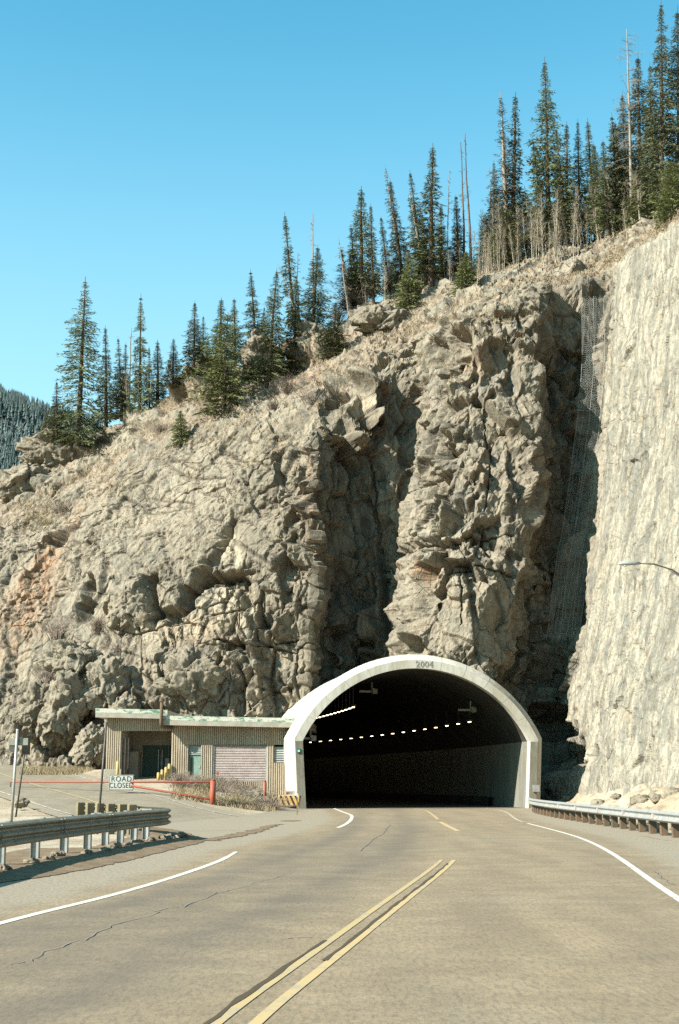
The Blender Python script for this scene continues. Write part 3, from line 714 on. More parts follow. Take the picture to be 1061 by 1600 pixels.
def jamb_local(sg, dep, lat, z): 
    p, h = axis(dep); return p + Vector((math.cos(h), math.sin(h), 0))*sg*lat + Vector((0, 0, z))
M_JAMB = worn('stained_cladding', (.145, .13, .095), (.20, .18, .135), 1.5, .8, .15, 0, (1, 1, .25))
for sg in (-1, 1):
    e = .012; q = [Minv @ jamb_local(sg, -.012, l, z) for l, z in ((HALF_B+e, -.5), (HALF_B+.445-e, -.5), (HALF+.43-e, SPRING-.02), (HALF+e, SPRING-.02))]
    q2 = [v + Vector((math.sin(HEAD0)*-.0, .010, 0)) for v in q]
    MB().add(q + q2, [(0,1,2,3),(7,6,5,4),(0,1,5,4),(1,2,6,5),(2,3,7,6),(3,0,4,7)]).build('jamb_cladding', M_JAMB, tunnel)
# square utility niche cover and green signal on the jambs
M_STEEL_D = worn('dark_steel', (.06, .058, .05), (.10, .09, .075), 4, .6, .1, .3)
M_GALV = worn('galvanised_steel', (.34, .34, .315), (.27, .265, .24), 3, .5, .08, .35)
M_GALV_D = worn('dulled_galvanised_steel', (.235, .225, .175), (.17, .16, .12), 1.6, .6, .1, .25)
M_GREEN = emit('green_signal', (.05, 1.0, .25), 2.0)
g = thing('signal_lamp', 'small green signal light on the left jamb of the tunnel', 'signal lamp', jamb_local(-1, -.06, HALF+.22, 3.05), HEAD0)
MB().box(-.09,.09,0,.056,-.12,.12).build('housing', M_STEEL_D, g, False, .01); MB().tube([(0,-.02,0),(0,0,0)], .045, 12).build('lens', M_GREEN, g)
bx_ = thing('junction_box', 'grey utility box fixed low on the right jamb of the tunnel', 'utility box', jamb_local(1, -.10, HALF+.26, 1.05), HEAD0)
MB().box(-.2,.2,0,.094,-.2,.2).build('body', M_GALV_D, bx_, False, .01); MB().box(-.17,.17,-.012,-.001,-.17,.17).build('cover', M_GALV, bx_)
# lamps along both sides of the vault
M_LAMP = emit('lamp_glow', (1.0, .80, .50), 2.2)
def ceiling_lamp(s, lat, z, name, label, group, L=.8):
    p, h = axis(s); o = thing(name, label, 'lamp', p + Vector((math.cos(h), math.sin(h), 0))*lat + Vector((0, 0, z)), h, group)
    MB().box(-.14,.14,-L/2,L/2,.03,.16).build('housing', M_STEEL_D, o, False, .02)
    MB().box(-.06,.06,-L/2+.05,L/2-.05,-.01,.026).build('lens', M_LAMP, o)
    hw = (HALF*HALF+RISE*RISE)/(2*RISE); zt = SPRING+RISE-hw + math.sqrt(max(.1, hw*hw-lat*lat))
    MB().box(-.02,.02,-.05,.05,.163,max(.2, zt-z+.05)).build('hanger', M_STEEL_D, o); return o
for k in range(18):
    ceiling_lamp(7.5 + k*3.0, 4.55, 4.95, 'ceiling_lamp', 'small lamp in the long sparse row along the right side of the tunnel vault', 'lamps along the right side of the tunnel', .50)
for k in range(22):
    ceiling_lamp(7.0 + k*1.5, -2.6, 5.75, 'ceiling_lamp', 'lamp in the close bright string along the left side of the tunnel vault', 'lamps along the left side of the tunnel', .6)
def fixture(s, lat, z, label):
    p, h = axis(s); o = thing('camera_bracket', label, 'bracket', p + Vector((math.cos(h), math.sin(h), 0))*lat + Vector((0, 0, z)), h)
    m = MB(); m.box(-.75,.2,-.08,.08,-.06,.06); m.tube([(0,0,0),(0,0,.55)], .05); m.build('arm', M_GALV_D, o)
    MB().box(.0,.30,-.25,.25,-.14,.16).build('housing', M_GALV_D, o, False, .03); MB().tube([(.05,-.40,.1),(.05,-.252,.1)], .08, 12).build('hood', M_GALV_D, o)
fixture(5.5, -1.7, 6.6, 'grey camera bracket under the tunnel vault, at the near end of the lamp string')
fixture(5.2, 4.1, 5.55, 'grey box bracket under the right side of the vault, above the nearest lamp')
fixture(1.2, -5.75, 3.75, 'small grey bracket at the left springing of the tunnel arch')
# ---------------------------------------------------------------- service building beside the portal
M_RIB = worn('ribbed_concrete', (.36, .29, .205), (.285, .225, .155), 1.6, .9, .3, 0, (1, 1, .3))
M_PLAIN = worn('plain_concrete', (0.284, 0.257, 0.203), (0.232, 0.207, 0.160), 1.4, .9, .2)
M_GREENT = worn('peeling_green_trim', (0.073, 0.166, 0.098), (0.430, 0.407, 0.328), 2.6, .7, .1, 0, (1, 1, 2.5), (.40, .52))
M_TRIM = worn('weathered_trim', (0.292, 0.266, 0.211), (0.232, 0.207, 0.156), 2.0, .8, .1)
M_ROOF = worn('gravel_roof', (0.396, 0.365, 0.296), (0.327, 0.295, 0.234), 3.5, .9, .5)
M_TEAL = worn('teal_door_paint', (0.172, 0.249, 0.199), (0.129, 0.195, 0.156), 1.2, .6, .05)
M_DKGREEN = worn('dark_green_door_paint', (0.030, 0.054, 0.039), (0.047, 0.071, 0.051), 2, .6, .05)
M_SHUT = worn('shutter_metal', (.36, .295, .26), (.28, .225, .195), 1.4, .6, .05)
M_LOUV = worn('louver_metal', (0.258, 0.270, 0.242), (0.198, 0.207, 0.183), 1.5, .6, .05)
M_YELB = worn('bollard_yellow', (.40, .28, .09), (.31, .235, .12), 4, .7, .05)
M_RED = worn('gate_red_paint', (.27, .060, .030), (.20, .075, .048), 3, .65, .05) #(0.361, 0.071, 0.031), (0.284, 0.091, 0.051), 3, .6, .05)
M_BLACK = worn('black_metal', (0.019, 0.018, 0.016), (0.039, 0.033, 0.027), 4, .6, .05)
M_WOOD = worn('weathered_wood', (.185, .145, .08), (.12, .095, .055), 5, .9, .4, 0, (1, 1, .2)) #(0.258, 0.195, 0.098), (0.172, 0.124, 0.066), 5, .9, .4, 0, (1, 1, .2))
M_RUSTP = worn('rusty_pipe', (0.086, 0.062, 0.039), (0.138, 0.083, 0.047), 4, .8, .1)

B0 = Vector((at(165,1200,80.4).x, 80.4, 0)); BL = 10.45; kx = 11.6/303.0; BROT = R(-2)
bz = lambda py: EYE + (1222.5-py)/F_PX*81.6*1.0
bu = lambda px: (px-165)*kx
bld = thing('service_building', 'low ribbed concrete service building with green trimmed flat roof left of the tunnel', 'building', B0, BROT)
def ribs(mb, u0, u1, z0, z1, d=0.0, pitch=.118, dep=.055):
    n = max(1, round((u1-u0)/pitch)); p = (u1-u0)/n
    prof = []
    for k in range(n):
        a = u0 + k*p; prof += [(a, d+dep), (a+p*.18, d), (a+p*.62, d), (a+p*.80, d+dep)]
    prof.append((u1, d+dep))
    mb.loft([[Vector((x, y, z)) for x, y in prof] for z in (z0, z1)])
    mb.add([Vector((x, y, z1)) for x, y in prof] + [Vector((u0, d+.2, z1)), Vector((u1, d+.2, z1))], [(i, i+1, len(prof)+1, len(prof)) for i in range(len(prof)-1)] )
ZB = .3
w = MB()
def wall(u0, u1, pa, pb, d=0.0, th=.30):
    z0, z1 = (bz(pb) if pb else ZB), bz(pa)
    ribs(w, u0, u1, z0, z1, d); w.box(u0, u1, d+.056, d+th, z0, z1)
uA, uB, uC, uD = bu(165), bu(187), bu(261), bu(281)
ROOF_L, ROOF_R = bz(1126), bz(1139)
wall(uA, uB, 1126, 1203); wall(uB, uC, 1126, 1146); wall(uC, uD, 1126, 1224)
uE, uF, uG, uH, uI, uJ, uK = bu(286), bu(304.5), bu(322), bu(401), bu(411), bu(433), BL
wall(uD, uK, 1133, 1167); 
wall(uD, uE, 1167.01, None); wall(uF, uG, 1167.01, None); wall(uG, uH, 1222, None); wall(uH, uI, 1167.01, None); wall(uI, uJ, 1194, None); wall(uJ, uK, 1167.01, None)
wob = w.build('wall', M_RIB, bld)
pl = MB(); pl.box(uA-.05, uB+.05, -.06, .4, ZB, bz(1203)-.003); pl.box(uC-.04, uD+.02, -.05, .34, ZB, bz(1224)-.003)
pl.box(uB+.05, uC-.04, .02, .5, ZB, bz(1224)); pl.box(uB-.02, uC, .5, 3.4, ZB, bz(1222)); pl.build('plinth', M_PLAIN, bld)
sh = MB()                                                       # side walls, back and the recessed porch
sh.box(-.001, .25, .31, 9, ZB, ROOF_L); sh.box(uK-.25, uK, .31, 9, ZB, ROOF_R-.3); sh.box(.26, uK-.26, 8.7, 9, ZB, ROOF_R-.35)
sh.box(uB-.12, uB+.10, .31, 3.3, ZB, ROOF_L); sh.box(uC+.02, uC+.22, .31, 3.3, ZB, ROOF_L); sh.box(uB+.11, uC+.01, 3.05, 3.3, ZB, ROOF_L)
sh.box(uD-.1, uK-.27, 2.2, 2.4, ZB, ROOF_R-.3); sh.build('inner_wall', M_PLAIN, bld)
# porch: block-work screen on the left, double doors at the back
pb = MB(); pb.box(uB+.12, uB+.62, 2.0, 3.04, ZB, bz(1176)); pb.build('porch_screen', M_PLAIN, bld)
for k in range(2):
    u0 = bu(206) + k*1.05
    dr = MB().box(u0, u0+1.0, 2.97, 3.045, bz(1221), bz(1166)).build('door', M_DKGREEN, bld, False, .01)
    MB().box(u0+(.9 if k == 0 else .06), u0+(.94 if k == 0 else .10), 2.90, 2.968, bz(1205), bz(1172)).build('handle', M_GALV, dr)
pipe = MB().tube([(bu(246), 2.7, bz(1222)), (bu(246), 2.7, bz(1160))], .03); pipe.box(bu(242), bu(248), 2.5, 2.64, bz(1205), bz(1186)); pipe.build('meter_pipe', M_GALV_D, bld)
# black chain-link gate folded open at the left of the porch
gt = MB()
for u in (bu(188.5), bu(193.5), bu(198)): gt.tube([(u, .02+.15*(u-bu(188))/1, bz(1216)), (u, .02+.15*(u-bu(188)), bz(1157))], .045)
for z in (1158, 1180, 1212): gt.tube([(bu(188.5), .04, bz(z)), (bu(198), .09, bz(z))], .025)
gt.build('porch_gate', M_BLACK, bld)
# louvers, door, shutter
def slats(name, u0, u1, pa, pb, n, mat, d=.10, par=bld, tilt=.05):
    m = MB(); z0, z1 = bz(pb), bz(pa); h = (z1-z0)/n
    for k in range(n):
        a = z0+k*h; m.loft([[Vector((u, d+tilt, a)), Vector((u, d, a+h*.16)), Vector((u, d, a+h*.42)), Vector((u, d+tilt, a+h))] for u in (u0, u1)])
    m.box(u0-.03, u1+.03, d+tilt+.004, d+tilt+.05, z0, z1); return m.build(name, mat, par)
slats('louver', uE, uF, 1167.3, 1182, 6, M_LOUV); slats('louver', uI, uJ, 1170, 1194, 7, M_LOUV)
slats('roller_shutter', uG, uH, 1167.3, 1222, 22, M_SHUT, .09, bld, .055)
fr = MB(); fr.box(uG-.02, uG+.07, .05, .14, bz(1222), bz(1168)); fr.box(uH-.07, uH+.02, .05, .14, bz(1222), bz(1168)); fr.build('shutter_guide', M_LOUV, bld)
dd = MB().box(uE+.03, uF-.02, .16, .21, ZB, bz(1182)-.005).build('door', M_TEAL, bld, False, .01)
MB().box(uE+.08, uE+.28, .150, .158, bz(1212), bz(1186)).build('door_panel', M_DKGREEN, dd)
MB().box(uF-.12, uF-.06, .11, .158, bz(1202), bz(1198)).build('handle', M_GALV, dd)
# two flat roofs with peeling green edge trim; the right-hand one lower and a little out of level
def flat_roof(name, u0, u1, z0a, z0b, thick, front, back=9.2):
    rf = MB(); X = lambda u: (u-u0)/(u1-u0)
    def slab(ua, ub, d0, d1, lo, hi):
        za, zb = z0a + (z0b-z0a)*X(ua), z0a + (z0b-z0a)*X(ub)
        v = [(ua,d0,za+lo),(ub,d0,zb+lo),(ub,d1,zb+lo),(ua,d1,za+lo),(ua,d0,za+hi),(ub,d0,zb+hi),(ub,d1,zb+hi),(ua,d1,za+hi)]
        return v, [(0,3,2,1),(4,5,6,7),(0,1,5,4),(1,2,6,5),(2,3,7,6),(3,0,4,7)]
    rf.add(*slab(u0+.03, u1-.03, front+.03, back, .02, thick-.02)); r = rf.build(name, M_ROOF, bld)
    g1 = MB(); g1.add(*slab(u0, u1, front, front+.03, thick*.52, thick)); g1.add(*slab(u0, u0+.029, front+.031, back, thick*.52, thick)); g1.build('green_trim', M_GREENT, r)
    g2 = MB(); g2.add(*slab(u0+.01, u1, front+.006, front+.029, 0, thick*.515)); g2.add(*slab(u0+.004, u0+.027, front+.031, back, 0, thick*.515)); g2.build('fascia_board', M_TRIM, r)
    return r
flat_roof('roof', bu(150), bu(256), bz(1126), bz(1128.5), .50, -.52)
flat_roof('roof', bu(249), 11.35, bz(1138), bz(1142.5), .52, -.74, 9.0)
wedge = MB(); wedge.box(uD, uK, .01, .3, bz(1133)-.001, bz(1128)-.3); 
# stove pipe standing at the step in the roof, small vent on the roof
sp = thing('flue_pipe', 'dark rusty flue pipe bent up over the edge of the flat roof', 'pipe', B0, BROT)
MB().tube([(bu(262), -.12, bz(1141)), (bu(252), -.6, bz(1141)), (bu(248.5), -.82, bz(1139)), (bu(248.5), -.88, bz(1134)), (bu(249), -.88, bz(1104))], .095, 12).build('pipe', M_RUSTP, sp, True)
MB().tube([(bu(249), -.88, bz(1103)), (bu(249), -.88, bz(1098))], [.15, .12], 12).build('cap', M_RUSTP, sp)
rv = thing('roof_vent', 'small black vent lying on the flat roof near the tunnel', 'vent', B0, BROT)
vm = MB(); vm.box(bu(398), bu(409), .3, .9, bz(1124.5), bz(1119)); vm.build('body', M_BLACK, rv, False, .04); MB().box(bu(400), bu(404), .2, .28, bz(1122.5), bz(1117)).build('cap', M_BLACK, rv)
# yellow bollards on the porch
Bm = Matrix.Translation(B0) @ Matrix.Rotation(BROT, 4, 'Z')
def bollard(px, d, pa, label, group):
    b = Bm @ Vector((bu(px), d, 0)); z0 = max(land_z(b.x, b.y)-.1, ZB); top = bz(pa)
    o = thing('bollard', label, 'bollard', (b.x, b.y, z0), 0, group)
    MB().tube([(0,0,0),(0,0,top-z0-.05)], .085, 12).build('post', M_YELB, o, True); MB().tube([(0,0,top-z0-.05),(0,0,top-z0-.015),(0,0,top-z0)], [.085,.07,.03], 12).build('cap', M_YELB, o, True)
bollard(246, -.75, 1208, 'yellow bollard in front of the porch, farthest left of its row', 'yellow bollards by the service building')
bollard(250.5, -.55, 1204, 'yellow bollard in front of the porch, second from the left', 'yellow bollards by the service building')
bollard(255, -.30, 1200, 'yellow bollard in front of the porch, third from the left', 'yellow bollards by the service building')
bollard(259, -.12, 1195, 'yellow bollard closest to the ribbed pier of the porch', 'yellow bollards by the service building')
bollard(184, -.3, 1191, 'yellow bollard beside the black folded porch gate', 'yellow bollards by the service building')
bollard(308, -.4, 1213, 'short yellow bollard between the teal door and the shutter', 'yellow bollards by the service building')
for k, (px, hh, lb) in enumerate(((252, .30, 'grey flat stone lying in front of the yellow bollards'), (329, .55, 'pale boulder in the scrub below the roller shutter'), (340, .35, 'small pale rock beside the red gate post'))):
    pass

# ---------------------------------------------------------------- guardrails
def w_beam(path, ztop, name, mat, parent, h=.31, dep=.085, three=False):
    """double-ridged steel beam swept along a path; its face looks to the right of the path's direction"""
    prof = [(0,0),(.35,.06),(1,.17),(1,.25),(.25,.40),(.15,.5),(.25,.60),(1,.75),(1,.83),(.35,.94),(0,1)]
    if three: prof = [(0,0),(.35,.03),(1,.11),(1,.17),(.2,.29),(.2,.35),(1,.46),(1,.54),(.2,.65),(.2,.71),(1,.83),(1,.89),(.35,.97),(0,1)]
    rings = []
    for i, p in enumerate(path):
        t = (path[min(i+1, len(path)-1)] - path[max(0, i-1)]); t.z = 0; t.normalize(); n = Vector((t.y, -t.x, 0))
        z = ztop if not callable(ztop) else ztop(i/(len(path)-1))
        rings.append([Vector((p.x, p.y, land_z(p.x, p.y))) + n*(a*dep) + Vector((0, 0, z-h+b*h)) for a, b in prof]
                     + [Vector((p.x, p.y, land_z(p.x, p.y))) + n*(a*dep-.012) + Vector((0, 0, z-h+b*h)) for a, b in reversed(prof)])
    mb = MB(); mb.loft(rings, True); k = len(rings[0])
    mb.add(rings[0], [tuple(range(k))]); mb.add(rings[-1], [tuple(range(k))])
    return mb.build(name, mat, parent, False)
def steel_post(p, ang, h, parent):
    m = MB(); a = Matrix.Translation(p) @ Matrix.Rotation(ang, 4, 'Z')
    m.box(-.076,-.066,-.055,.055,-.3,h,a); m.box(.066,.076,-.055,.055,-.3,h,a); m.box(-.065,.065,-.005,.005,-.3,h,a)
    return m.build('post', M_GALV, parent)
front = smooth_poly([(-7.2,-12),(-6.2,6),(-5.62,18),(-5.42,24),(-5.28,26.2),(-5.08,28.6),(-4.85,31),(-4.62,33.4),(-4.30,35.2),(-4.28,36.3),(-4.75,37.3),(-5.6,39.6),(-6.7,41.6),(-7.9,44.0)], 8, .5)
gl = thing('guardrail', 'dull steel guardrail curving round to a blunt nose at the left verge', 'guardrail', (0, 0, 0))
w_beam(front, .76, 'beam', M_GALV_D, gl, .40, .085, True)
def along(path, d):
    s = 0
    for a, b in zip(path[:-1], path[1:]):
        l = (b-a).length
        if s + l >= d: return a.lerp(b, (d-s)/l), (b-a).normalized()
        s += l
    return path[-1], (path[-1]-path[-2]).normalized()
def s_at_y(path, y):
    s = 0
    for a, b in zip(path[:-1], path[1:]):
        if a.y <= y <= b.y: return s + (b-a).length*(y-a.y)/(b.y-a.y)
        s += (b-a).length
    return s
M_BLK = M_WOOD
for Y in (2, 5, 8, 11, 14, 17, 19.8, 22.0, 23.9, 26.0, 27.9, 29.6, 31.0, 32.3, 33.5, 34.4):
    p, t = along(front, s_at_y(front, Y)); n = Vector((t.y, -t.x, 0)); q = p - n*.16
    steel_post(Vector((q.x, q.y, land_z(q.x, q.y))), math.atan2(n.y, n.x), .74, gl)
    mb = MB(); a = Matrix.Translation(Vector((p.x, p.y, 0)) - n*.05) @ Matrix.Rotation(math.atan2(n.y, n.x), 4, 'Z'); mb.box(-.036,.040,-.075,.075,.44,.775,a); mb.build('spacer_block', M_GALV, gl)
sn = s_at_y(front, 36.2)
for d in (3.4, 4.3, 5.25, 6.2, 7.15, 8.15):
    p, t = along(front, sn + d); n = Vector((t.y, -t.x, 0)); q = p - n*.12; z = land_z(q.x, q.y)
    mb = MB(); a = Matrix.Translation(Vector((q.x, q.y, z))) @ Matrix.Rotation(math.atan2(n.y, n.x), 4, 'Z'); mb.box(-.12,.10,-.10,.10,-.3,.80,a); mb.build('wooden_post', M_WOOD, gl, False, .012)
bm_ = MB()
for Y in (18.9, 22.9, 26.9, 30.5):
    p, t = along(front, s_at_y(front, Y)); n = Vector((t.y, -t.x, 0))
    for dy in (-.12, .12):
        for zz in (.50, .56, .66, .72): c = p + t*dy + n*.075 + Vector((0, 0, zz)); bm_.tube([c, c + n*.03], .018, 6)
bm_.build('splice_bolts', M_GALV_D, gl)

rpath = smooth_poly([(8.15,14),(8.4,25),(8.45,36),(8.4,48),(8.4,58),(8.75,66),(9.45,72),(10.15,77.2)], 8, 1)
rpath_r = list(reversed(rpath))            # its face looks left, towards the road
gr = thing('guardrail', 'bright steel guardrail on close wooden posts running to the right jamb of the tunnel', 'guardrail', (0, 0, 0))
w_beam(rpath_r, .66, 'beam', M_GALV, gr, .29)
rl = sum((b-a).length for a, b in zip(rpath[:-1], rpath[1:])); k = 0; d = 3.0
while d < rl-1.0:
    p, t = along(rpath, d); n = Vector((t.y, -t.x, 0)); q = p + n*.20
    mb = MB(); a = Matrix.Translation(Vector((q.x, q.y, land_z(q.x, q.y)))) @ Matrix.Rotation(math.atan2(n.y, n.x), 4, 'Z'); mb.box(-.09,.10,-.09,.09,-.3,.60,a); mb.box(-.17,-.091,-.07,.07,.36,.60,a)
    mb.build('wooden_post', M_RUSTP, gr, False, .01); d += 1.35; k += 1
rb = MB()
for Y in (27, 34.4, 38.6, 42.6, 46.7, 51, 55):
    p, t = along(rpath, s_at_y(rpath, Y)); n = Vector((-t.y, t.x, 0)); c = p + n*.03 + Vector((0, 0, .515)); rb.box(-.07,.07,-.07,.07,-.06,.06, Matrix.Translation(c))
rb.build('reflector_tab', M_SHUT, gr)

# ---------------------------------------------------------------- gate across the old road, with its sign
GA, GB = Vector((-5.85, 66.6, 0)), Vector((-16.9, 74.0, 0))
zg = 1.40
gate = thing('road_gate', 'long red steel bar gate closed across the old road', 'gate', (GA.x, GA.y, land_z(GA.x, GA.y)))
L = Matrix.Translation(-Vector(gate.location))
def gp(u, z): q = GA.lerp(GB, u); return L @ Vector((q.x, q.y, z))
MB().tube([gp(0, land_z(GA.x, GA.y)-.3), gp(0, zg+.07)], .13, 14).build('hinge_post', M_RED, gate, True)
MB().tube([gp(0, zg+.071), gp(0, zg+.12)], [.14, .05], 14).build('post_cap', M_RED, gate, True)
MB().tube([gp(.012, zg), gp(1, zg+.02)], .052, 10).build('top_bar', M_RED, gate, True)
MB().tube([gp(.012, .62), gp(.42, zg-.10), gp(.46, zg-.05)], .052, 10).build('brace_bar', M_RED, gate, True)
kn = gp(-.02, zg+.42); MB().box(kn.x-.05,kn.x+.05,kn.y-.03,kn.y+.03,zg+.33-gate.location.z,zg+.47-gate.location.z).build('flag_plate', M_RED, gate); MB().tube([gp(0, zg+.1), gp(-.02, zg+.40)], .012, 6).build('flag_stem', M_RED, gate)
MB().tube([gp(1, zg+.05), gp(1, land_z(GB.x, GB.y)-.2)], .035, 8).build('latch_post', M_STEEL_D, gate, True)
M_SIGN = worn('sign_sheet', (.42, .42, .36), (.35, .35, .30), 2, .5, .02); M_INK = worn('black_sign_ink', (.02, .02, .02), (.03, .03, .03), 3, .6, 0)
SP = at(187.0, 1221.5, 69.0); su = (SP.x-GA.x)/(GB.x-GA.x); SP = GA.lerp(GB, su) + Vector((.02, -.36, zg-.02))
sg_ = thing('road_closed_sign', 'white rectangular ROAD CLOSED sign hung on the red gate', 'sign', SP, 0)
MB().box(-.60,.60,0,.02,-.365,.365).build('panel', M_SIGN, sg_, False, .015)
bd = MB()
for a in ((-.575,.575,.335,.352),(-.575,.575,-.352,-.335),(-.575,-.558,-.3345,.3345),(.558,.575,-.3345,.3345)): bd.box(a[0],a[1],-.006,-.001,a[2],a[3])
bd.build('border', M_INK, sg_)
for tx, z in (('ROAD', .155), ('CLOSED', -.145)):
    o = ob_from('lettering', text_mesh(tx, .36, .003, M_INK, 'lettering', 1.12, .0), sg_); o.location = (0, -.006, z); o.rotation_euler = (math.pi/2, 0, 0); o.scale = (.92 if tx == 'ROAD' else .80, 1, 1)
MB().box(-.3,.3,.021,.34,-.03,.03).build('bracket', M_RED, sg_)

# ---------------------------------------------------------------- posts and signs at the left, street lamp at the right
def P3(px, py, Y): return at(px, py, Y)
s1 = P3(18, 1277, 52); zb = land_z(s1.x, 52)
t1 = thing('sign_post', 'thin silver post at the far left carrying a grey sign seen from behind', 'sign', (s1.x, 52, zb-.2))
top = P3(27.5, 1139, 52) - t1.location
MB().tube([(0,0,0), top], .05, 10).build('pole', M_GALV, t1, True)
c = P3(28, 1159, 52) - t1.location
MB().box(c.x-.36,c.x+.36,c.y+.055,c.y+.075,c.z-.13,c.z+.13).build('sign_panel', M_GALV_D, t1, False, .01)
c2 = P3(20.5, 1168, 52) - t1.location
MB().tube([(c2.x, c2.y+.08, c2.z), (c2.x, c2.y+.10, c2.z)], .17, 18).build('round_plate', M_STEEL_D, t1)
s2 = P3(25, 1254, 56); 
t2 = thing('marker_post', 'leaning dark post behind the silver one with a sign turned edge on', 'sign', (s2.x, 56, land_z(s2.x, 56)-.2))
tp2 = P3(41, 1158, 56) - t2.location
MB().tube([(0,0,0), tp2], .035, 8).build('pole', M_STEEL_D, t2, True)
m = MB(); a = Matrix.Translation(tp2) @ Matrix.Rotation(R(78), 4, 'Z'); m.box(-.38,.38,-.012,.012,-.52,.22,a); m.build('sign_panel', M_STEEL_D, t2, False, .006)
s3 = P3(153, 1262, 41); t3 = thing('marker_post', 'tall thin dark post standing by the wooden guardrail posts', 'post', (s3.x, 41, -.2))
MB().tube([(0,0,0), P3(166.5,1128,41)-t3.location], .032, 8).build('pole', M_STEEL_D, t3, True)
m = MB(); m.box(-.10,.10,-.05,.05,.35,.75); m.build('base_clamp', M_GALV, t3)
LP = at(1128, 1230, 47); lamp = thing('street_lamp', 'street lamp on a long double arm in front of the pale rock wall', 'street lamp', (LP.x, 47, land_z(LP.x, 47)-.2))
hd = at(982, 880.5, 47) - lamp.location; pt = Vector((0, 0, at(530, 940, 47).z - lamp.location.z))
MB().tube([(0,0,0), pt + Vector((0,0,.3))], [.13, .09], 12).build('pole', M_GALV_D, lamp, True)
e1 = hd + Vector((.36, 0, .01))
am = MB(); up_ = [e1, e1 + Vector((.5,0,-.03)), e1 + Vector((1.1,0,-.22)), pt + Vector((0,0,.15))]; dn_ = [e1 + Vector((.9,0,-.16)), e1 + Vector((1.6,0,-.62)), pt + Vector((0,0,-.55))]
am.tube(up_, .026, 8); am.tube(dn_, .022, 8); am.build('arm', M_STEEL_D, lamp, True)
hm = MB(); hm.tube([hd + Vector((-.36,0,-.01)), hd + Vector((-.24,0,.0)), hd + Vector((.1,0,.02)), hd + Vector((.2,0,.01)), hd + Vector((.38,0,.01))], [.02,.07,.08,.07,.04], 12); hm.build('lamp_head', M_GALV, lamp, True)
MB().tube([hd + Vector((-.12,0,-.07)), hd + Vector((-.12,0,-.11))], [.06,.03], 12).build('lens', M_SIGN, lamp, True)

# ---------------------------------------------------------------- striped barrier, placard and stake at the left jamb
M_ORANGE = worn('faded_orange', (.62, .33, .08), (.55, .38, .17), 4, .7, .05)
jb = at(453, 1262, 75.2)
br = thing('striped_barrier', 'orange and black striped barrier block at the left foot of the tunnel arch', 'barrier', (jb.x, 75.2, -.02), HEAD0)
mb = MB(); mb.box(-.58,.50,0,.40,.20,.74); mb.build('panel', M_ORANGE, br, False, .02)
st = MB()
for k in range(5):
    a = -.56 + k*.26
    st.add([(a, -.006, .73), (a+.11, -.006, .73), (min(a+.34, .50), -.006, .22), (min(a+.23, .49), -.006, .22)], [(0,1,2,3)])
st.build('stripes', M_BLACK, br); MB().box(-.5,.42,.05,.35,0,.198).build('base', M_BLACK, br)
pc = at(454.5, 1239.5, 75.4); pk = thing('placard', 'small white placard with a red mark at the foot of the arch', 'sign', (pc.x, 75.3, pc.z-.13), HEAD0)
MB().box(-.30,.22,0,.02,0,.27).build('panel', M_SIGN, pk); MB().box(-.25,-.12,-.006,-.001,.07,.20).build('mark', M_RED, pk)
lt = ob_from('lettering', text_mesh('K2', .16, .002, M_RED, 'lettering'), pk); lt.location = (-.01, -.004, .135); lt.rotation_euler = (math.pi/2, 0, 0)
st_ = gnd(464.5, 1273); sk = thing('delineator_stake', 'thin brown stake standing in front of the left tunnel jamb', 'stake', (st_.x, st_.y, -.05), 0)
MB().box(-.03,.03,-.015,.015,0,1.05).build('stake', M_WOOD, sk); MB().box(-.03,.03,-.021,-.016,.80,.98).build('reflector', M_SIGN, sk)
rp = at(413, 1232, 73.5); rpt = thing('utility_marker', 'short red marker post in the scrub below the service building', 'marker post', (rp.x, 73.5, land_z(rp.x, 73.5)-.1))
MB().tube([(0,0,0),(.04,0,1.25)], .06, 10).build('post', M_RED, rpt, True); MB().tube([(.04,0,1.25),(.042,0,1.33)], [.075,.03], 10).build('cap', M_RED, rpt, True)
# ---------------------------------------------------------------- boulders and outcrops that stand clear of the cliff
_ico = {}
def ico(n):
    if n not in _ico:
        bm = bmesh.new(); bmesh.ops.create_icosphere(bm, subdivisions=n, radius=1.0)
        _ico[n] = (np.array([v.co[:] for v in bm.verts]), np.array([[l.vert.index for l in f.loops] for f in bm.faces])); bm.free()
    return _ico[n]
def boulder(px, py, Y, rx, ry, rz, seed, label, tilt=0.0, n=6, group=None, name='boulder', mat=None, cat='boulder', rot=0.0, soil=0.0):
    v, f = ico(n); rs = np.random.RandomState(seed); s = np.array([rx, ry, rz])
    v = np.sign(v)*np.abs(v)**.82
    P = v*s; k = (rx*ry*rz)**(1/3)
    h1, e1, r1 = facet(P + seed*9.1, (k*1.0,)*3, seed, 1.6, False, .3*rs.randn(), .06); h2, e2, r2 = facet(P + seed*3.7, (k*.42,)*3, seed+5, 1.9, False, .4*rs.randn(), .06)
    h3_, _, _ = facet(P + seed, (k*.17,)*3, seed+9, 1.9, False, 0, .12)
    d = .24*h1 + .12*h2 + .045*h3_ - .07*np.exp(-(e1/.05)**2) + .05*fbm(P/k*1.6 + seed, 4, seed)
    P = P*(1 + d[:, None])
    c, t = math.cos(tilt), math.sin(tilt); P = np.stack([P[:, 0]*c + P[:, 2]*t, P[:, 1], P[:, 2]*c - P[:, 0]*t], 1)
    z = np.zeros(len(P))
    me = np_mesh(name, P, f, mat or M_ROCK, True, {'pale': z, 'rust': z, 'soil': z + soil, 'stain_shade': z + rs.uniform(0, .35)})
    o = ob_from(name, me); o.location = at(px, py, Y); o.rotation_euler = (0, 0, rot); return tag(o, label, cat, group)
boulder(117, 1032, 92.6, 1.55, 1.3, 1.0, 3, 'broad grey green boulder perched above the taller boulders at the left cliff foot', .25)
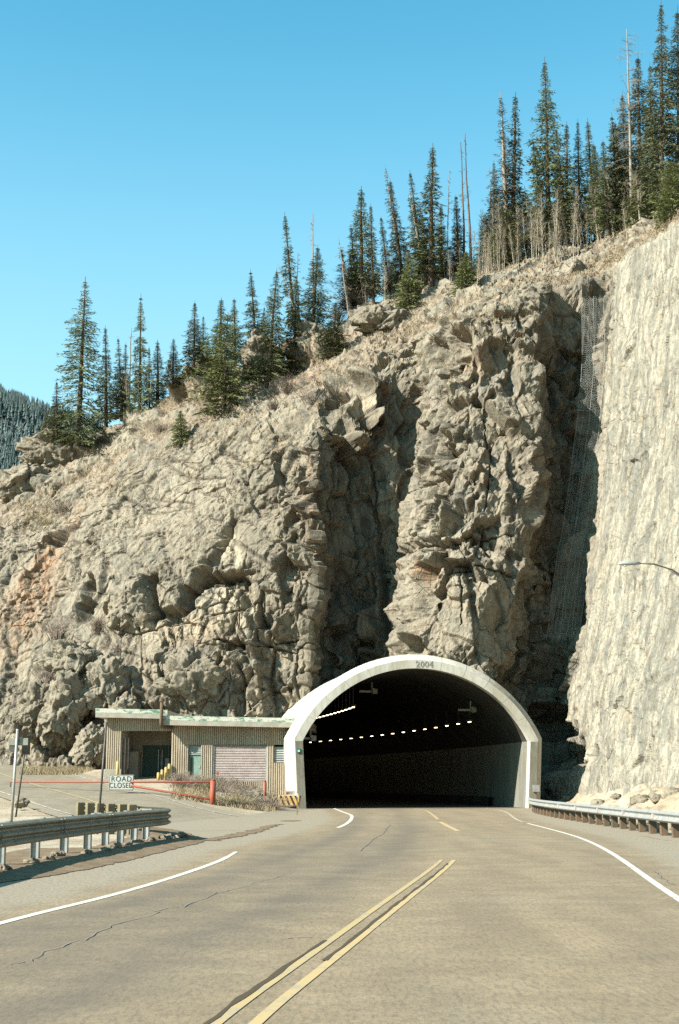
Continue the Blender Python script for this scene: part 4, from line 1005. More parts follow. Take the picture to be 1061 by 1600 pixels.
boulder(100, 1108, 91.6, 1.35, 1.4, 2.35, 5, 'tall rounded boulder standing at the left foot of the cliff', .22)
boulder(164, 1072, 91.9, 1.35, 1.2, 1.75, 8, 'brown boulder leaning beside the tall one above the service building', .2)
boulder(52, 1110, 92.6, 1.05, 1.0, 1.6, 13, 'narrow slanting boulder to the left of the tall rounded one', .5)
boulder(143, 1165, 90.6, .95, .9, 1.35, 17, 'small upright boulder beside the left end of the service building', .3)
boulder(190, 1128, 90.9, .9, .9, 1.5, 19, 'boulder half hidden behind the left end of the flat roof', .1)
boulder(300, 1058, 90.4, 1.75, 1.0, 1.5, 23, 'large smooth slab of rock leaning above the roof with the flue pipe', .35)
boulder(205, 945, 93.6, 1.35, 1.1, 1.5, 29, 'square block of rock jutting under the ledge in the middle of the cliff', .05)
boulder(94, 716, 116.2, 2.9, 2.4, 1.25, 31, 'whale backed rock dome on the left shoulder of the ridge', .12, soil=.12)
boulder(40, 757, 114.6, 2.3, 2.0, 1.5, 37, 'dark split rock block below the rock dome on the left', -.05)
boulder(317, 604, 108.6, 1.6, 1.7, 2.2, 41, 'grey outcrop rising behind the broad bushy pine on the ridge', .1)
boulder(412, 560, 106.8, 1.5, 1.7, 1.8, 43, 'pinkish outcrop between the dark spruces left of the ridge middle', -.1, soil=.1)
boulder(487, 545, 106.8, 1.35, 1.5, 1.75, 47, 'upright outcrop with a dark cap next to the small front spruce', .06, soil=.1)
boulder(600, 505, 104.5, 2.2, 1.6, 1.0, 53, 'low wide outcrop in the dry grass above the dark recess', .2, soil=.2)
boulder(927, 401, 100.5, .55, .6, .42, 59, 'small pale boulder lying on the rim at the foot of the bare aspens', .1, 4)
boulder(655, 452, 108.5, 1.5, 1.2, .75, 61, 'low grey rock ledge beside the pair of young spruces', .1, 5)
boulder(700, 437, 110, 1.7, 1.2, 1.1, 63, 'grey rock ledge below the tall slim spruce on the ridge', .1, 5)
for k, (px, py, Y, r, lb) in enumerate(((252,1232,78.8,.20,'flat grey stone lying in front of the yellow bollards'),(327,1238,77.2,.52,'pale boulder in the dry scrub below the roller shutter'),(344,1247,70.5,.32,'small pale rock beside the red gate post'),
        (33,1254,60.0,.26,'white stone on the gravel beside the leaning dark post'),(400,1245,75.5,.42,'pale rock deep in the scrub between building and tunnel'),(308,1250,69.0,.22,'small stone under the slanting gate brace'))):
    boulder(px, py, Y, r*1.25, r, r*.8, 70+k, lb, .1, 4, name='stone', cat='stone')
# lumps of sod and stone at the feet of the guardrail posts, rubble behind the right-hand rail
rnd = random.Random(11)
for k, Y in enumerate((22.6, 24.4, 25.5, 26.6, 27.8, 28.9, 30.2, 31.4, 32.6, 33.6, 34.6, 35.3, 35.8)):
    p, t = along(front, s_at_y(front, min(Y, 36))); r = rnd.uniform(.07, .12); q = p + Vector((t.y, -t.x, 0))*rnd.uniform(.05, .40)
    o = boulder(0, 0, 50, r*1.5, r*1.15, r*.75, 120+k, 'grey lump of sod and stone under the steel guardrail at the left verge', 0, 4, 'lumps under the left guardrail', 'stone', None, 'stone', rnd.uniform(0, 6), .5); o.location = (q.x, q.y, .05 + r*.25)
for k in range(46):
    Y = rnd.uniform(33, 76); x = np.interp(Y, [30, 64, 72, 77], [8.9, 8.95, 9.8, 10.8]) + abs(rnd.gauss(.15, .7)); r = rnd.uniform(.09, .26)
    o = boulder(0, 0, 50, r*1.2, r, r*.8, 160+k % 9, 'angular pale stone in the rubble behind the right guardrail', 0, 3, 'rubble stones behind the right guardrail', 'stone', None, 'stone', rnd.uniform(0, 6), .15); o.location = (x, Y, land_z(x, Y) + r*.3)
for k in range(18):
    Y = rnd.uniform(50, 82); x = rnd.uniform(11.0, 14.5); r = rnd.uniform(.14, .46)*rnd.uniform(.5, 1)
    o = boulder(0, 0, 50, r*1.3, r, r*.8, 180+k % 11, 'fallen rock on the scree at the foot of the pale netted wall', 0, 4, 'fallen rocks on the scree', 'stone', None, 'stone', rnd.uniform(0, 6), .0); o.location = (x, Y, land_z(x, Y) + r*.2)

# ---------------------------------------------------------------- trees
def leaf_mat(name, c0, c1, c2, trans=.12):
    t = NT(name); v = t.coord(); n = t.noise(v, 1.1, 4, .65); f = t.noise(v, 6, 3, .6)
    oi = t.n('ShaderNodeObjectInfo')
    col = t.mix(t.ramp(n, .36, .64), c0, c1); col = t.mix(t.ramp(f, .5, .75, 0, .7), col, c2)
    hs = t.n('ShaderNodeHueSaturation'); t.l(col, hs.inputs['Color']); t.l(t.ramp(oi.outputs['Random'], 0, 1, .72, 1.30), hs.inputs['Value']); t.l(t.ramp(oi.outputs['Random'], 0, 1, .49, .515), hs.inputs['Hue'])
    t.b.inputs['Specular IOR Level'].default_value = .15
    return t.done(hs.outputs[0], .8)
M_NEEDLE = leaf_mat('spruce_needles', (.062, .074, .034), (.112, .116, .050), (.175, .160, .076))
M_NEEDLE2 = leaf_mat('pine_needles', (.075, .085, .032), (.130, .130, .050), (.19, .17, .08))
M_NEEDLE3 = leaf_mat('grey_needles', (.075, .068, .048), (.105, .092, .066), (.13, .11, .08))
M_BARK = worn('spruce_bark', (.060, .045, .030), (.085, .065, .045), 6, .9, .4, 0, (1, 1, .3))
M_DEADW = worn('grey_dead_wood', (.185, .155, .120), (.26, .225, .175), 6, .9, .3, 0, (1, 1, .2))
M_DARKW = worn('charred_dead_wood', (.095, .070, .052), (.15, .115, .085), 6, .9, .3, 0, (1, 1, .2))
M_ASPEN = worn('aspen_bark', (.34, .30, .215), (.235, .20, .145), 5, .85, .1, 0, (1, 1, .5))
M_TWIG = worn('aspen_twigs', (.225, .180, .125), (.17, .135, .095), 4, .9, .0)
M_SHRUB = worn('bare_shrub_stems', (.235, .180, .140), (.17, .13, .10), 4, .9, .0)
M_SHRUBY = worn('dry_shrub_stems', (.30, .245, .145), (.22, .175, .10), 4, .9, .0)
def tubes(lines, radii, n=3):
    """many thin tapered tubes at once -> verts, quads"""
    V = []; F = []; o = 0
    for pts, r in zip(lines, radii):
        pts = np.asarray(pts); m = len(pts); d = np.gradient(pts, axis=0); d /= np.maximum(np.linalg.norm(d, axis=1, keepdims=True), 1e-9)
        a = np.cross(d, [.31, .57, .76]); a /= np.maximum(np.linalg.norm(a, axis=1, keepdims=True), 1e-9); b = np.cross(d, a)
        th = np.arange(n)*2*np.pi/n; rr = np.asarray(r).reshape(-1, 1, 1)
        V.append((pts[:, None] + (a[:, None]*np.cos(th)[None, :, None] + b[:, None]*np.sin(th)[None, :, None])*rr).reshape(-1, 3))
        i = np.arange(m*n).reshape(m, n); j = np.roll(i, -1, 1); F.append(np.stack([i[:-1], j[:-1], j[1:], i[1:]], -1).reshape(-1, 4) + o); o += m*n
    return np.concatenate(V), np.concatenate(F)
def spruce_meshes(seed, H, W, dens=1.0, pw=1.0, bare=.06, gap=.0, droop=.25, lean=0.0, ragged=.5, leaf=.34, mat=None, tip=.02, dead=0.0):
    """trunk mesh and crown mesh: whorls of drooping branches hung with needle sprays"""
    rs = np.random.RandomState(seed)
    tz = np.linspace(0, H, 9); wob = np.cumsum(rs.randn(9)*.02*H/10); tx = lean*tz + wob*.5; ty = np.cumsum(rs.randn(9)*.015*H/10)
    cen = lambda z: np.stack([np.interp(z, tz, tx), np.interp(z, tz, ty), z], -1)
    r0 = .012*H + .03
    Vt, Ft = tubes([cen(tz)], [np.maximum(r0*(1-tz/H)**.8, .012)], 8)
    z = bare*H; tri = []; lines = []; rad = []
    side_gap = rs.rand(24)                                     # thinner flanks here and there
    while z < H*.965:
        u = z/H; R_ = (W*(1-u)**pw)*min(1, .55 + u*3.2) + tip
        lev = rs.uniform(1-ragged, 1+ragged*.55)
        nb = max(3, int(rs.uniform(4.6, 6.6)*dens))
        if rs.rand() > gap*1.6:
            a0 = rs.rand()*6.28
            for b in range(nb):
                az = a0 + b*6.28/nb + rs.randn()*.25
                L = R_*lev*rs.uniform(.62, 1.22)*(.72 + .42*side_gap[int((az % 6.283)/6.284*8) + 8*int(min(2, u*3))])
                el = (-.42 + .95*u) + rs.randn()*.10
                n = max(3, int(L/.17)); s = np.linspace(0, 1, n)
                hx = L*s*math.cos(el); hz = L*s*math.sin(el) - droop*L*s*s + .22*droop*L*s**4*2
                c = cen(np.array([z]))[0]; pts = np.stack([c[0] + hx*math.cos(az), c[1] + hx*math.sin(az), z + hz], 1)
                lines.append(pts[[0, n//2, n-1]]); rad.append([.020+.004*L, .014, .006])
                if dead and rs.rand() < dead: continue
                m = max(5, int(L/.025*dens)); sp = rs.uniform(.14, 1.03, m)**.8
                bx = np.stack([np.interp(sp, s, pts[:, k]) for k in range(3)], 1)
                wd = .34*L*(1-sp*.7) + .08*(1-.8*u)                     # spray is widest near the trunk
                off = rs.randn(m)*wd*.55; perp = np.array([-math.sin(az), math.cos(az), 0])
                bx = bx + perp*off[:, None]; bx[:, 2] -= np.abs(off)*.25 + rs.rand(m)*.10*(1-.7*u)
                dirv = np.stack([math.cos(az) + perp[0]*np.sign(off)*.75, math.sin(az) + perp[1]*np.sign(off)*.75, rs.uniform(-.8, .10, m)], 1) + rs.randn(m, 3)*.22
                dirv /= np.linalg.norm(dirv, axis=1, keepdims=True)
                sd = np.cross(dirv, rs.randn(m, 3)); sd /= np.linalg.norm(sd, axis=1, keepdims=True)
                ll = leaf*rs.uniform(.55, 1.25, m)*(1-.72*u); ww = np.maximum(ll*rs.uniform(.15, .27, m), .03)
                tri.append(np.stack([bx - sd*ww[:, None]*.5, bx + dirv*ll[:, None], bx + dirv*ll[:, None]*.4 + sd*ww[:, None]*.8], 1))
        z += rs.uniform(.10, .31)*(1-.55*u)*(1.0 if H > 5 else .75)/max(dens, .6)**.5
    # leader
    T = np.concatenate(tri).reshape(-1, 3) if tri else np.zeros((0, 3))
    Vb, Fb = tubes(lines, rad, 3)
    return (Vt, Ft), (np.concatenate([Vb, T]), [Fb, np.arange(len(T)).reshape(-1, 3) + len(Vb)])
TREE_LIB = {}
def tree_kind(kind, i):
    key = (kind, i)
    if key in TREE_LIB: return TREE_LIB[key]
    sd = 100 + i*7
    spec = {'spruce': dict(H=10, W=1.45, gap=.06), 'slim': dict(H=10, W=.85, pw=.85, gap=.12, ragged=.5, tip=.03, bare=.12), 'big': dict(H=10, W=1.9, pw=.95, gap=.05, droop=.32, leaf=.27, bare=.04, ragged=.4),
            'young': dict(H=4.5, W=1.15, pw=.9, bare=.03, leaf=.26, dens=1.25), 'bushy': dict(H=8, W=2.3, pw=.62, bare=.05, ragged=.6, droop=.1, gap=.08, leaf=.36),
            'grey': dict(H=10, W=1.05, pw=.8, gap=.15, dead=.45, bare=.10, leaf=.24, ragged=.5), 'massive': dict(H=12, W=1.75, pw=.88, gap=.07, ragged=.5, droop=.35, leaf=.36, bare=.10)}[kind]
    t, c = spruce_meshes(sd, **spec)
    mt = {'bushy': M_NEEDLE2, 'young': M_NEEDLE2, 'grey': M_NEEDLE3}.get(kind, M_NEEDLE)
    bk = M_DEADW if kind == 'grey' else M_BARK
    TREE_LIB[key] = (np_mesh('trunk', t[0], t[1], bk, True), np_mesh('crown', c[0], c[1], mt, False), spec['H'], spec['W'])
    c_me = TREE_LIB[key][1]
    return TREE_LIB[key]
GROUP_T = 'spruces along the ridge'
def plant_tree(name, kind, var, top, base, width, label, cat, group, Y=None, sink=.25, lean=True):
    b = on_cliff(*base) if Y is None else at(base[0], base[1], Y)
    tm, cm, H, W = tree_kind(kind, var)
    tp = at(top[0], top[1], b.y); h = tp.z - b.z + sink
    o = thing(name, label, cat, (b.x, b.y, b.z - sink), random.Random(str(label)).uniform(0, 6.28), group)
    s = h/H; wpx = width/F_PX*b.y/2; sx = max(.45*s, wpx/W*1.6)
    for nm, me in (('trunk', tm), ('crown', cm)):
        ch = ob_from(nm, me, o); ch.scale = (sx, sx, s)
    tilt = math.atan2(tp.x - b.x, h)*.8
    o.rotation_mode = 'XYZ'; q = Matrix.Rotation(tilt, 4, 'Y') @ Matrix.Rotation(o.rotation_euler.z, 4, 'Z'); o.rotation_euler = q.to_euler()
    return o
SPRUCES = [  # kind, variant, top, base, width px, label
 ('big',0,(135,432),(122,692),86,'tall open branched spruce standing alone at the left end of the ridge'),
 ('spruce',0,(87,594),(88,690),30,'small dark spruce just left of the tall open branched spruce'),
 ('young',0,(72,643),(72,694),22,'smallest spruce at the far left edge of the ridge'),
 ('slim',0,(163,508),(163,652),26,'slim spruce close to the right of the tall open branched spruce'),
 ('spruce',1,(181,525),(180,650),30,'full spruce second to the right of the tall open branched spruce'),
 ('slim',1,(195,535),(195,648),16,'very thin spruce against the leaning dead snag on the left ridge'),
 ('spruce',2,(219,457),(218,640),36,'tall narrow spruce right of the leaning dead snag'),
 ('slim',2,(232,540),(231,632),14,'thin short spruce at the right side of the tall narrow one'),
 ('slim',3,(246,530),(246,630),24,'mid sized spruce behind the rim, left of a round topped spruce'),
 ('spruce',3,(271,528),(270,602),32,'short round topped spruce beside the grey outcrop'),
 ('spruce',0,(304,470),(303,585),38,'spruce standing directly behind the grey outcrop, taller of two'),
 ('spruce',1,(317,492),(317,580),28,'spruce standing directly behind the grey outcrop, shorter of two'),
 ('slim',0,(345,465),(344,600),34,'dark spruce behind the top of the broad bushy pine, left side'),
 ('slim',1,(364,465),(364,560),22,'dark spruce behind the top of the broad bushy pine, right side'),
 ('spruce',2,(388,420),(387,538),36,'tall symmetric spruce above the rocks right of the bushy pine'),
 ('young',1,(281,640),(284,692),30,'young spruce low on the rock face below the ridge line'),
 ('massive',0,(437,418),(417,602),52,'broad dark spruce leaning right at the left of the ridge cluster'),
 ('slim',2,(439,330),(458,520),26,'spruce with a thin crooked top rising out of the ridge cluster'),
 ('spruce',3,(464,432),(459,584),36,'dark spruce growing down in front of the crooked topped one'),
 ('massive',1,(499,382),(490,512),46,'full dark spruce right beside the bare grey pole'),
 ('spruce',1,(527,470),(521,560),44,'dark spruce growing in front of the upright outcrop'),
 ('slim',3,(565,290),(559,452),38,'tall ragged spruce at the left of the grey and green pair'),
 ('slim',0,(579,318),(577,432),24,'thin green spruce between two taller ones on the mid ridge'),
 ('slim',1,(591,336),(589,430),20,'thin green spruce directly in front of the grey dying spruce'),
 ('slim',2,(605,277),(606,398),24,'green spruce pressed against the right of the grey dying spruce'),
 ('spruce',0,(634,264),(633,390),38,'dense spruce behind the broken pale snag'),
 ('young',0,(616,400),(615,474),32,'young spruce on the rim, smaller of the front pair'),
 ('young',2,(640,393),(638,477),40,'young spruce on the rim, larger of the front pair'),
 ('slim',3,(677,223),(674,445),40,'very tall slim spruce alone against the sky in the middle of the ridge'),
 ('slim',1,(711,304),(709,398),22,'small thin spruce left of the two dark bare poles'),
 ('young',1,(729,392),(728,457),40,'short cone shaped spruce on the rim below the two dark bare poles'),
 ('spruce',2,(758,332),(757,442),42,'mid green spruce right of the two dark bare poles'),
 ('slim',0,(808,143),(806,345),38,'ragged dark spruce between the brown dying spruce and the largest one'),
 ('massive',0,(851,88),(847,350),66,'largest dark spruce on the upper ridge with a pointed top'),
 ('slim',2,(885,189),(884,330),28,'narrow spruce touching the right side of the largest one'),
 ('spruce',3,(904,185),(904,345),38,'twin topped dark spruce, left stem of the two'),
 ('slim',3,(916,184),(918,345),28,'twin topped dark spruce, right stem of the two'),
 ('slim',1,(942,218),(942,340),28,'small dark spruce in the gap before the big right hand spruces'),
 ('massive',1,(998,82),(1000,350),60,'tall dark spruce directly right of the bare topped snag'),
 ('massive',0,(1037,-4),(1034,345),64,'tallest spruce reaching the top edge of the picture'),
 ('massive',1,(1062,8),(1062,335),66,'spruce cut off by the right edge of the picture'),
 ('bushy',1,(790,325),(794,415),56,'low bushy green conifer under the brown dying spruce'),
 ('bushy',0,(822,300),(822,408),54,'low bushy green conifer at the foot of the largest spruce'),
 ('bushy',1,(1010,262),(1014,350),64,'low bushy conifer between the trunks of the big right hand spruces'),
 ('bushy',0,(1050,250),(1050,338),60,'low bushy conifer at the right edge under the tallest spruce'),
 ('massive',1,(925,222),(926,340),44,'dark spruce behind the twin topped spruce, to its right'),
 ('spruce',2,(953,176),(955,335),46,'grey green spruce left of the wide greyish dying one'),
 ('massive',0,(972,142),(974,338),48,'dark spruce just left of the bare topped snag'),
 ('spruce',3,(1018,96),(1017,338),46,'dark spruce squeezed between the two tallest spruces'),
 ('spruce',0,(866,196),(866,338),40,'dark spruce half hidden behind the largest one, right side'),
 ('spruce',2,(829,214),(829,345),40,'dark spruce half hidden behind the largest one, left side'),
 ('spruce',3,(773,250),(772,392),36,'dark spruce showing behind the brown dying spruce'),
 ('slim',0,(546,352),(545,452),24,'thin spruce at the left of the tall ragged spruce'),
 ('slim',2,(690,318),(690,430),24,'thin spruce close behind the very tall slim spruce'),
 ('spruce',1,(415,478),(411,545),26,'small pale green spruce behind the pinkish outcrop'),
 ('spruce',0,(545,398),(545,455),32,'small dark spruce behind the bare shrubs of the mid ridge'),
]
for kind, var, top, base, wd, lb in SPRUCES:
    nm = {'bushy': 'pine_tree'}.get(kind, 'spruce_tree')
    plant_tree(nm, kind, var, top, base, wd, lb, 'pine' if nm == 'pine_tree' else 'spruce', GROUP_T)
plant_tree('pine_tree', 'bushy', 0, (357,487), (349,642), 84, 'broad bushy pine with layered branches in front of the grey outcrop', 'pine', GROUP_T)
for kind, var, top, base, wd, lb in (('grey',0,(594,255),(606,405),30,'grey dying spruce with thin needles in the middle of the ridge'),('grey',1,(781,143),(777,345),50,'tall brown dying spruce with bare drooping branches'),
        ('grey',2,(529,386),(529,474),48,'short grey dying spruce left of the mid ridge shrubs'),('grey',3,(962,190),(966,345),66,'wide greyish dying spruce behind the bare topped snag'),('grey',1,(657,330),(655,400),34,'half dead spruce right behind the broken pale snag'),('grey',0,(185,562),(188,650),30,'low grey dead conifer at the foot of the left ridge spruces'),('grey',2,(713,345),(712,440),40,'grey twiggy conifer below the two dark bare poles')):
    plant_tree('dying_spruce', kind, var, top, base, wd, lb, 'spruce', 'dying spruces on the ridge')
def snag(top, base, r, label, seed, twigs=14, mat=None, tw=.6, Y=None):
    b = on_cliff(*base) if Y is None else at(*base, Y); tp = at(top[0], top[1], b.y) - b; rs = np.random.RandomState(seed)
    o = thing('dead_snag', label, 'dead tree', b - Vector((0,0,.3)), 0, 'dead snags on the ridge')
    m = 7; u = np.linspace(0, 1, m); pts = np.stack([tp.x*u + np.cumsum(rs.randn(m))*.03, rs.randn(m)*.03, (tp.z+.3)*u], 1)
    V, F = tubes([pts], [r*(1-.75*u)], 7); ob_from('trunk', np_mesh('trunk', V, F, mat or M_DEADW, True), o)
    ls, rd = [], []
    for k in range(twigs):
        z = rs.uniform(.18, .97); c = np.array([np.interp(z, u, pts[:, j]) for j in range(3)]); a = rs.rand()*6.28; L = tw*rs.uniform(.4, 1.2)*(1.15-z*.6)
        e = c + np.array([math.cos(a)*L, math.sin(a)*L, rs.uniform(-.35, .35)*L]); mid_ = (c+e)/2 + np.array([0, 0, .08*L]); ls.append([c, mid_, e]); rd.append([.022, .015, .006])
        for q in range(3):
            s = rs.uniform(.3, .9); p0 = c + (e-c)*s; ls.append([p0, p0 + rs.randn(3)*.13*L, p0 + rs.randn(3)*.28*L]); rd.append([.011, .008, .004])
    V, F = tubes(ls, rd, 3); ob_from('branches', np_mesh('branches', V, F, mat or M_DEADW), o); return o
snag((206,513),(200,642),.11,'pale leaning dead snag among the left ridge spruces',1,16)
snag((297,520),(297,662),.07,'thin dead stem standing in front of the grey outcrop',2,18,M_DARKW,.5)
snag((489,333),(487,470),.10,'bare grey pole left of the full dark spruce',3,16)
snag((642,304),(637,395),.16,'thick broken pale snag in front of a dense spruce',4,14,M_ASPEN,.7)
snag((718,222),(725,368),.12,'dark bare pole on the mid ridge, shorter of the two',5,26,M_DARKW,.45)
snag((727,208),(734,400),.13,'dark bare pole on the mid ridge, taller of the two',6,30,M_DARKW,.45)
snag((979,46),(984,345),.15,'tall snag with a bare twiggy top beside the big right hand spruces',7,75,None,1.9)
snag((466,395),(468,520),.06,'thin bare pole behind the spruce with the crooked top',8,14)
snag((435,410),(436,470),.05,'thin bare stem at the left of the ridge cluster',9,10)
snag((529,370),(530,480),.07,'grey dead stem with a broken branch left of the mid ridge shrubs',10,18,None,.8)
snag((1030,258),(1040,345),.12,'fallen pale trunk leaning at the foot of the tallest spruce',11,8)
snag((790,210),(783,350),.11,'brown dead stem inside the brown dying spruce',12,60,M_DARKW,1.2)
snag((700,262),(699,432),.07,'thin grey snag left of the two dark bare poles, behind the tall slim spruce',13,26,None,.6)
snag((765,262),(766,400),.07,'thin grey snag left of the brown dying spruce',14,26,None,.6)
snag((872,232),(872,352),.06,'thin grey snag at the right flank of the largest spruce',15,20,None,.5)
snag((952,232),(950,345),.06,'thin grey snag in front of the wide greyish dying spruce',16,24,None,.6)
snag((552,330),(551,452),.06,'thin grey snag left of the tall ragged spruce',17,20,None,.5)
snag((210,560),(209,645),.05,'short thin snag between the leaning snag and the tall narrow spruce',18,14,None,.5)
# bare aspens on the rim
def aspen_meshes(seed, H=5.0, twigs=26):
    rs = np.random.RandomState(seed); m = 8; u = np.linspace(0, 1, m); pts = np.stack([np.cumsum(rs.randn(m))*.05, np.cumsum(rs.randn(m))*.05, H*u], 1)
    T = tubes([pts], [.055*(1-.8*u)], 5); ls, rd = [], []
    for k in range(twigs):
        z = rs.uniform(.22, .98); c = np.array([np.interp(z, u, pts[:, j]) for j in range(3)]); a = rs.rand()*6.28; L = rs.uniform(.35, .95)*(1.25-z*.75)
        e = c + np.array([math.cos(a)*L*.62, math.sin(a)*L*.62, L*rs.uniform(.45, 1.0)]); ls.append([c, (c+e)/2 + rs.randn(3)*.03, e]); rd.append([.014, .010, .005])
        for q in range(5):
            s = rs.uniform(.25, 1.0); p0 = c + (e-c)*s; d = np.array([rs.randn()*.16, rs.randn()*.16, rs.uniform(.08, .35)])*1.2; ls.append([p0, p0 + d*.5, p0 + d]); rd.append([.008, .006, .004])
    return np_mesh('trunk', T[0], T[1], M_ASPEN, True), np_mesh('branches', *tubes(ls, rd, 3), M_TWIG)
ASP = [aspen_meshes(300+k, twigs=34) for k in range(7)]
rnd = random.Random(5)
def aspen(px, py, hpx, label, group, k):
    b = on_cliff(px, py); h = hpx/F_PX*b.y; tm, bm2 = ASP[k % 7]
    o = thing('bare_aspen', label, 'aspen', b - Vector((0,0,.15)), rnd.uniform(0, 6.28), group)
    for nm, me in (('trunk', tm), ('branches', bm2)):
        ch = ob_from(nm, me, o); s = h/5.0; ch.scale = (max(.5, s*.8), max(.5, s*.8), s)
    o.rotation_euler.x = rnd.gauss(0, .05); o.rotation_euler.y = rnd.gauss(0, .05)
for k in range(175):
    px = rnd.uniform(748, 1000); py = np.interp(px, [752, 850, 992], [436, 412, 362]) - abs(rnd.gauss(0, 26)) + 5
    aspen(px, py, rnd.uniform(45, 112), 'slender bare aspen in the thicket along the upper right rim', 'bare aspens along the upper right rim', k)
for k in range(64):
    px = rnd.uniform(535, 752); py = np.interp(px, [545, 640, 720], [478, 462, 448]) - abs(rnd.gauss(0, 18))
    aspen(px, py, rnd.uniform(35, 80), 'small bare aspen among the spruces of the mid ridge', 'bare aspens of the mid ridge', k)
for k in range(9):
    px = rnd.uniform(188, 232); aspen(px, 642 - rnd.uniform(0, 8), rnd.uniform(45, 80), 'small pale bare aspen among the left ridge spruces', 'bare aspens of the left ridge', k)
for px, py, h, lb in ((868,408,130,'tall white stemmed bare aspen right of the largest spruce, leftmost of three'),(851,420,105,'white stemmed bare aspen rising before the largest spruce'),(934,388,110,'white stemmed bare aspen standing before the twin topped spruce'),(896,405,100,'white stemmed bare aspen between the largest and the twin topped spruce'),(974,368,95,'white stemmed bare aspen left of the big right hand spruces')):
    aspen(px, py, h, lb, 'tall bare aspens', 3)
# shrubs
def shrub_mesh(seed, n=60, mat=None, spread=.9, H=1.0):
    rs = np.random.RandomState(seed); ls, rd = [], []
    for k in range(n):
        a = rs.rand()*6.28; r = abs(rs.randn())*.45*spread; b = np.array([math.cos(a), math.sin(a), 0])*r*.5; t = b + np.array([math.cos(a)*r + rs.randn()*.15, math.sin(a)*r + rs.randn()*.15, H*rs.uniform(.45, 1.05)])
        mid_ = (b+t)/2 + np.array([0, 0, .12]); ls.append([b, mid_, t]); rd.append([.010, .008, .004])
        for q in range(3):
            s = rs.uniform(.35, 1); p0 = b + (t-b)*s; d = rs.randn(3)*.14 + np.array([0, 0, .12]); ls.append([p0, p0 + d*.5, p0 + d]); rd.append([.007, .005, .003])
    return np_mesh('bare_shrub', *tubes(ls, rd, 3), mat)
SHR = [shrub_mesh(400+k, 90, M_SHRUB) for k in range(4)] + [shrub_mesh(410+k, 90, M_SHRUBY) for k in range(3)]
def shrub(loc, w, h, k, label, group, name='bare_shrub'):
    o = ob_from(name, SHR[k]); o.location = loc; o.scale = (w, w, h); o.rotation_euler.z = rnd.uniform(0, 6.28); tag(o, label, 'shrub', group); return o
for px, py, w, h, k, lb in ((448,612,1.5,1.3,0,'grey bare shrub on the slope left of the dark hole'),(487,632,1.3,1.2,1,'grey bare shrub right of the first one above the left buttress'),(425,640,1.0,.8,2,'low grey shrub on the rim of the left buttress'),
        (90,1000,1.5,1.6,3,'grey twiggy bush above the perched grey green boulder'),(190,1022,1.1,1.0,0,'twiggy bush growing between boulders under the cliff ledge'),(75,1065,1.2,1.2,1,'grey bush in front of the perched boulder'),(150,985,1.0,1.0,2,'dark bush in the notch of the left cliff'),
        (100,800,1.8,1.0,3,'low grey brush on the grassy shelf left'),(190,760,1.2,.8,4,'dry yellow brush on the grassy shelf'),(70,820,1.4,.8,5,'pale dry brush at the edge of the left shelf'),(250,675,1.1,.9,2,'small brush beside the young spruce on the rock face'),
        (545,470,1.7,1.8,0,'tall grey brush between the spruces of the mid ridge'),(570,465,1.6,1.7,1,'pinkish grey brush under the ragged spruce of the mid ridge'),(520,490,1.4,1.4,2,'grey brush above the upright outcrop'),(660,560,.8,.5,4,'rust coloured tuft at the top of the right buttress'),(770,430,1.5,1.2,3,'grey brush under the mid green spruce'),(470,560,1.0,1.0,0,'brush beside the dark spruce before the crooked one'),(155,690,1.2,.6,1,'low brush right of the whale backed dome'),(560,540,1.1,.5,5,'dry brush above the dark recess')):
    b = on_cliff(px, py, 0.3, 7.2); shrub(b - Vector((0,0,.1)), w, h, k, lb, None)
for k in range(46):
    Y = rnd.uniform(67.5, 80); px = rnd.uniform(342, 428) if k > 8 else rnd.uniform(282, 335); Y = Y if k > 8 else rnd.uniform(74, 79); x = (px-CX)/F_PX*Y
    shrub((x, Y, land_z(x, Y)-.05), rnd.uniform(.7, 1.15), rnd.uniform(.42, .80)*(.65 if Y < 70 else 1.0), rnd.choice((0,1,2,3,3,4,5)), 'bare twiggy bush in the scrub between the red gate post and the tunnel', 'scrub bushes beside the tunnel')
# ---------------------------------------------------------------- dry grass on the slopes (nobody could count it)
def grass_clump(seed, n):
    rs = np.random.RandomState(seed); return rs
M_GRASS = leaf_mat('dry_grass', (.25, .19, .105), (.33, .265, .155), (.18, .135, .075))
rs = np.random.RandomState(77)
idx = np.where((soil > .55) & (LV > 3.6) & (LV < 6.3) & (PPX > -20) & (PPX < 1080))[0]
dn = fbm(P2[idx]*.35, 3, 88); idx = idx[(dn > .02) | (rs.rand(len(idx)) < .10)]
pick = idx[rs.randint(0, len(idx), 11000)]
pick2 = np.where((P2[:, 2] < 2.2) & (PPX > 50) & (PPX < 170) & (LV < .6))[0]
root = P2[pick] + rs.randn(len(pick), 3)*np.array([.1, .1, .02])
gl_n = 2600; gY = rs.uniform(66.5, 79, gl_n); gX = (np.where(rs.rand(gl_n) < .75, rs.uniform(345, 430, gl_n), rs.uniform(275, 345, gl_n)) - CX)/F_PX*gY
root2 = np.stack([gX, gY, land(gX, gY)-.04], 1); root2 = root2[(gY < 72) | (gX > -9)]
gl_n = 1800; gY = rs.uniform(84, 91, gl_n); gX = (rs.uniform(40, 168, gl_n) - CX)/F_PX*gY; root3 = np.stack([gX, gY, land(gX, gY)-.03], 1); root3 = root3[gX < -15.4]
root = np.concatenate([root, root2, root3]); m = len(root)
blades = []
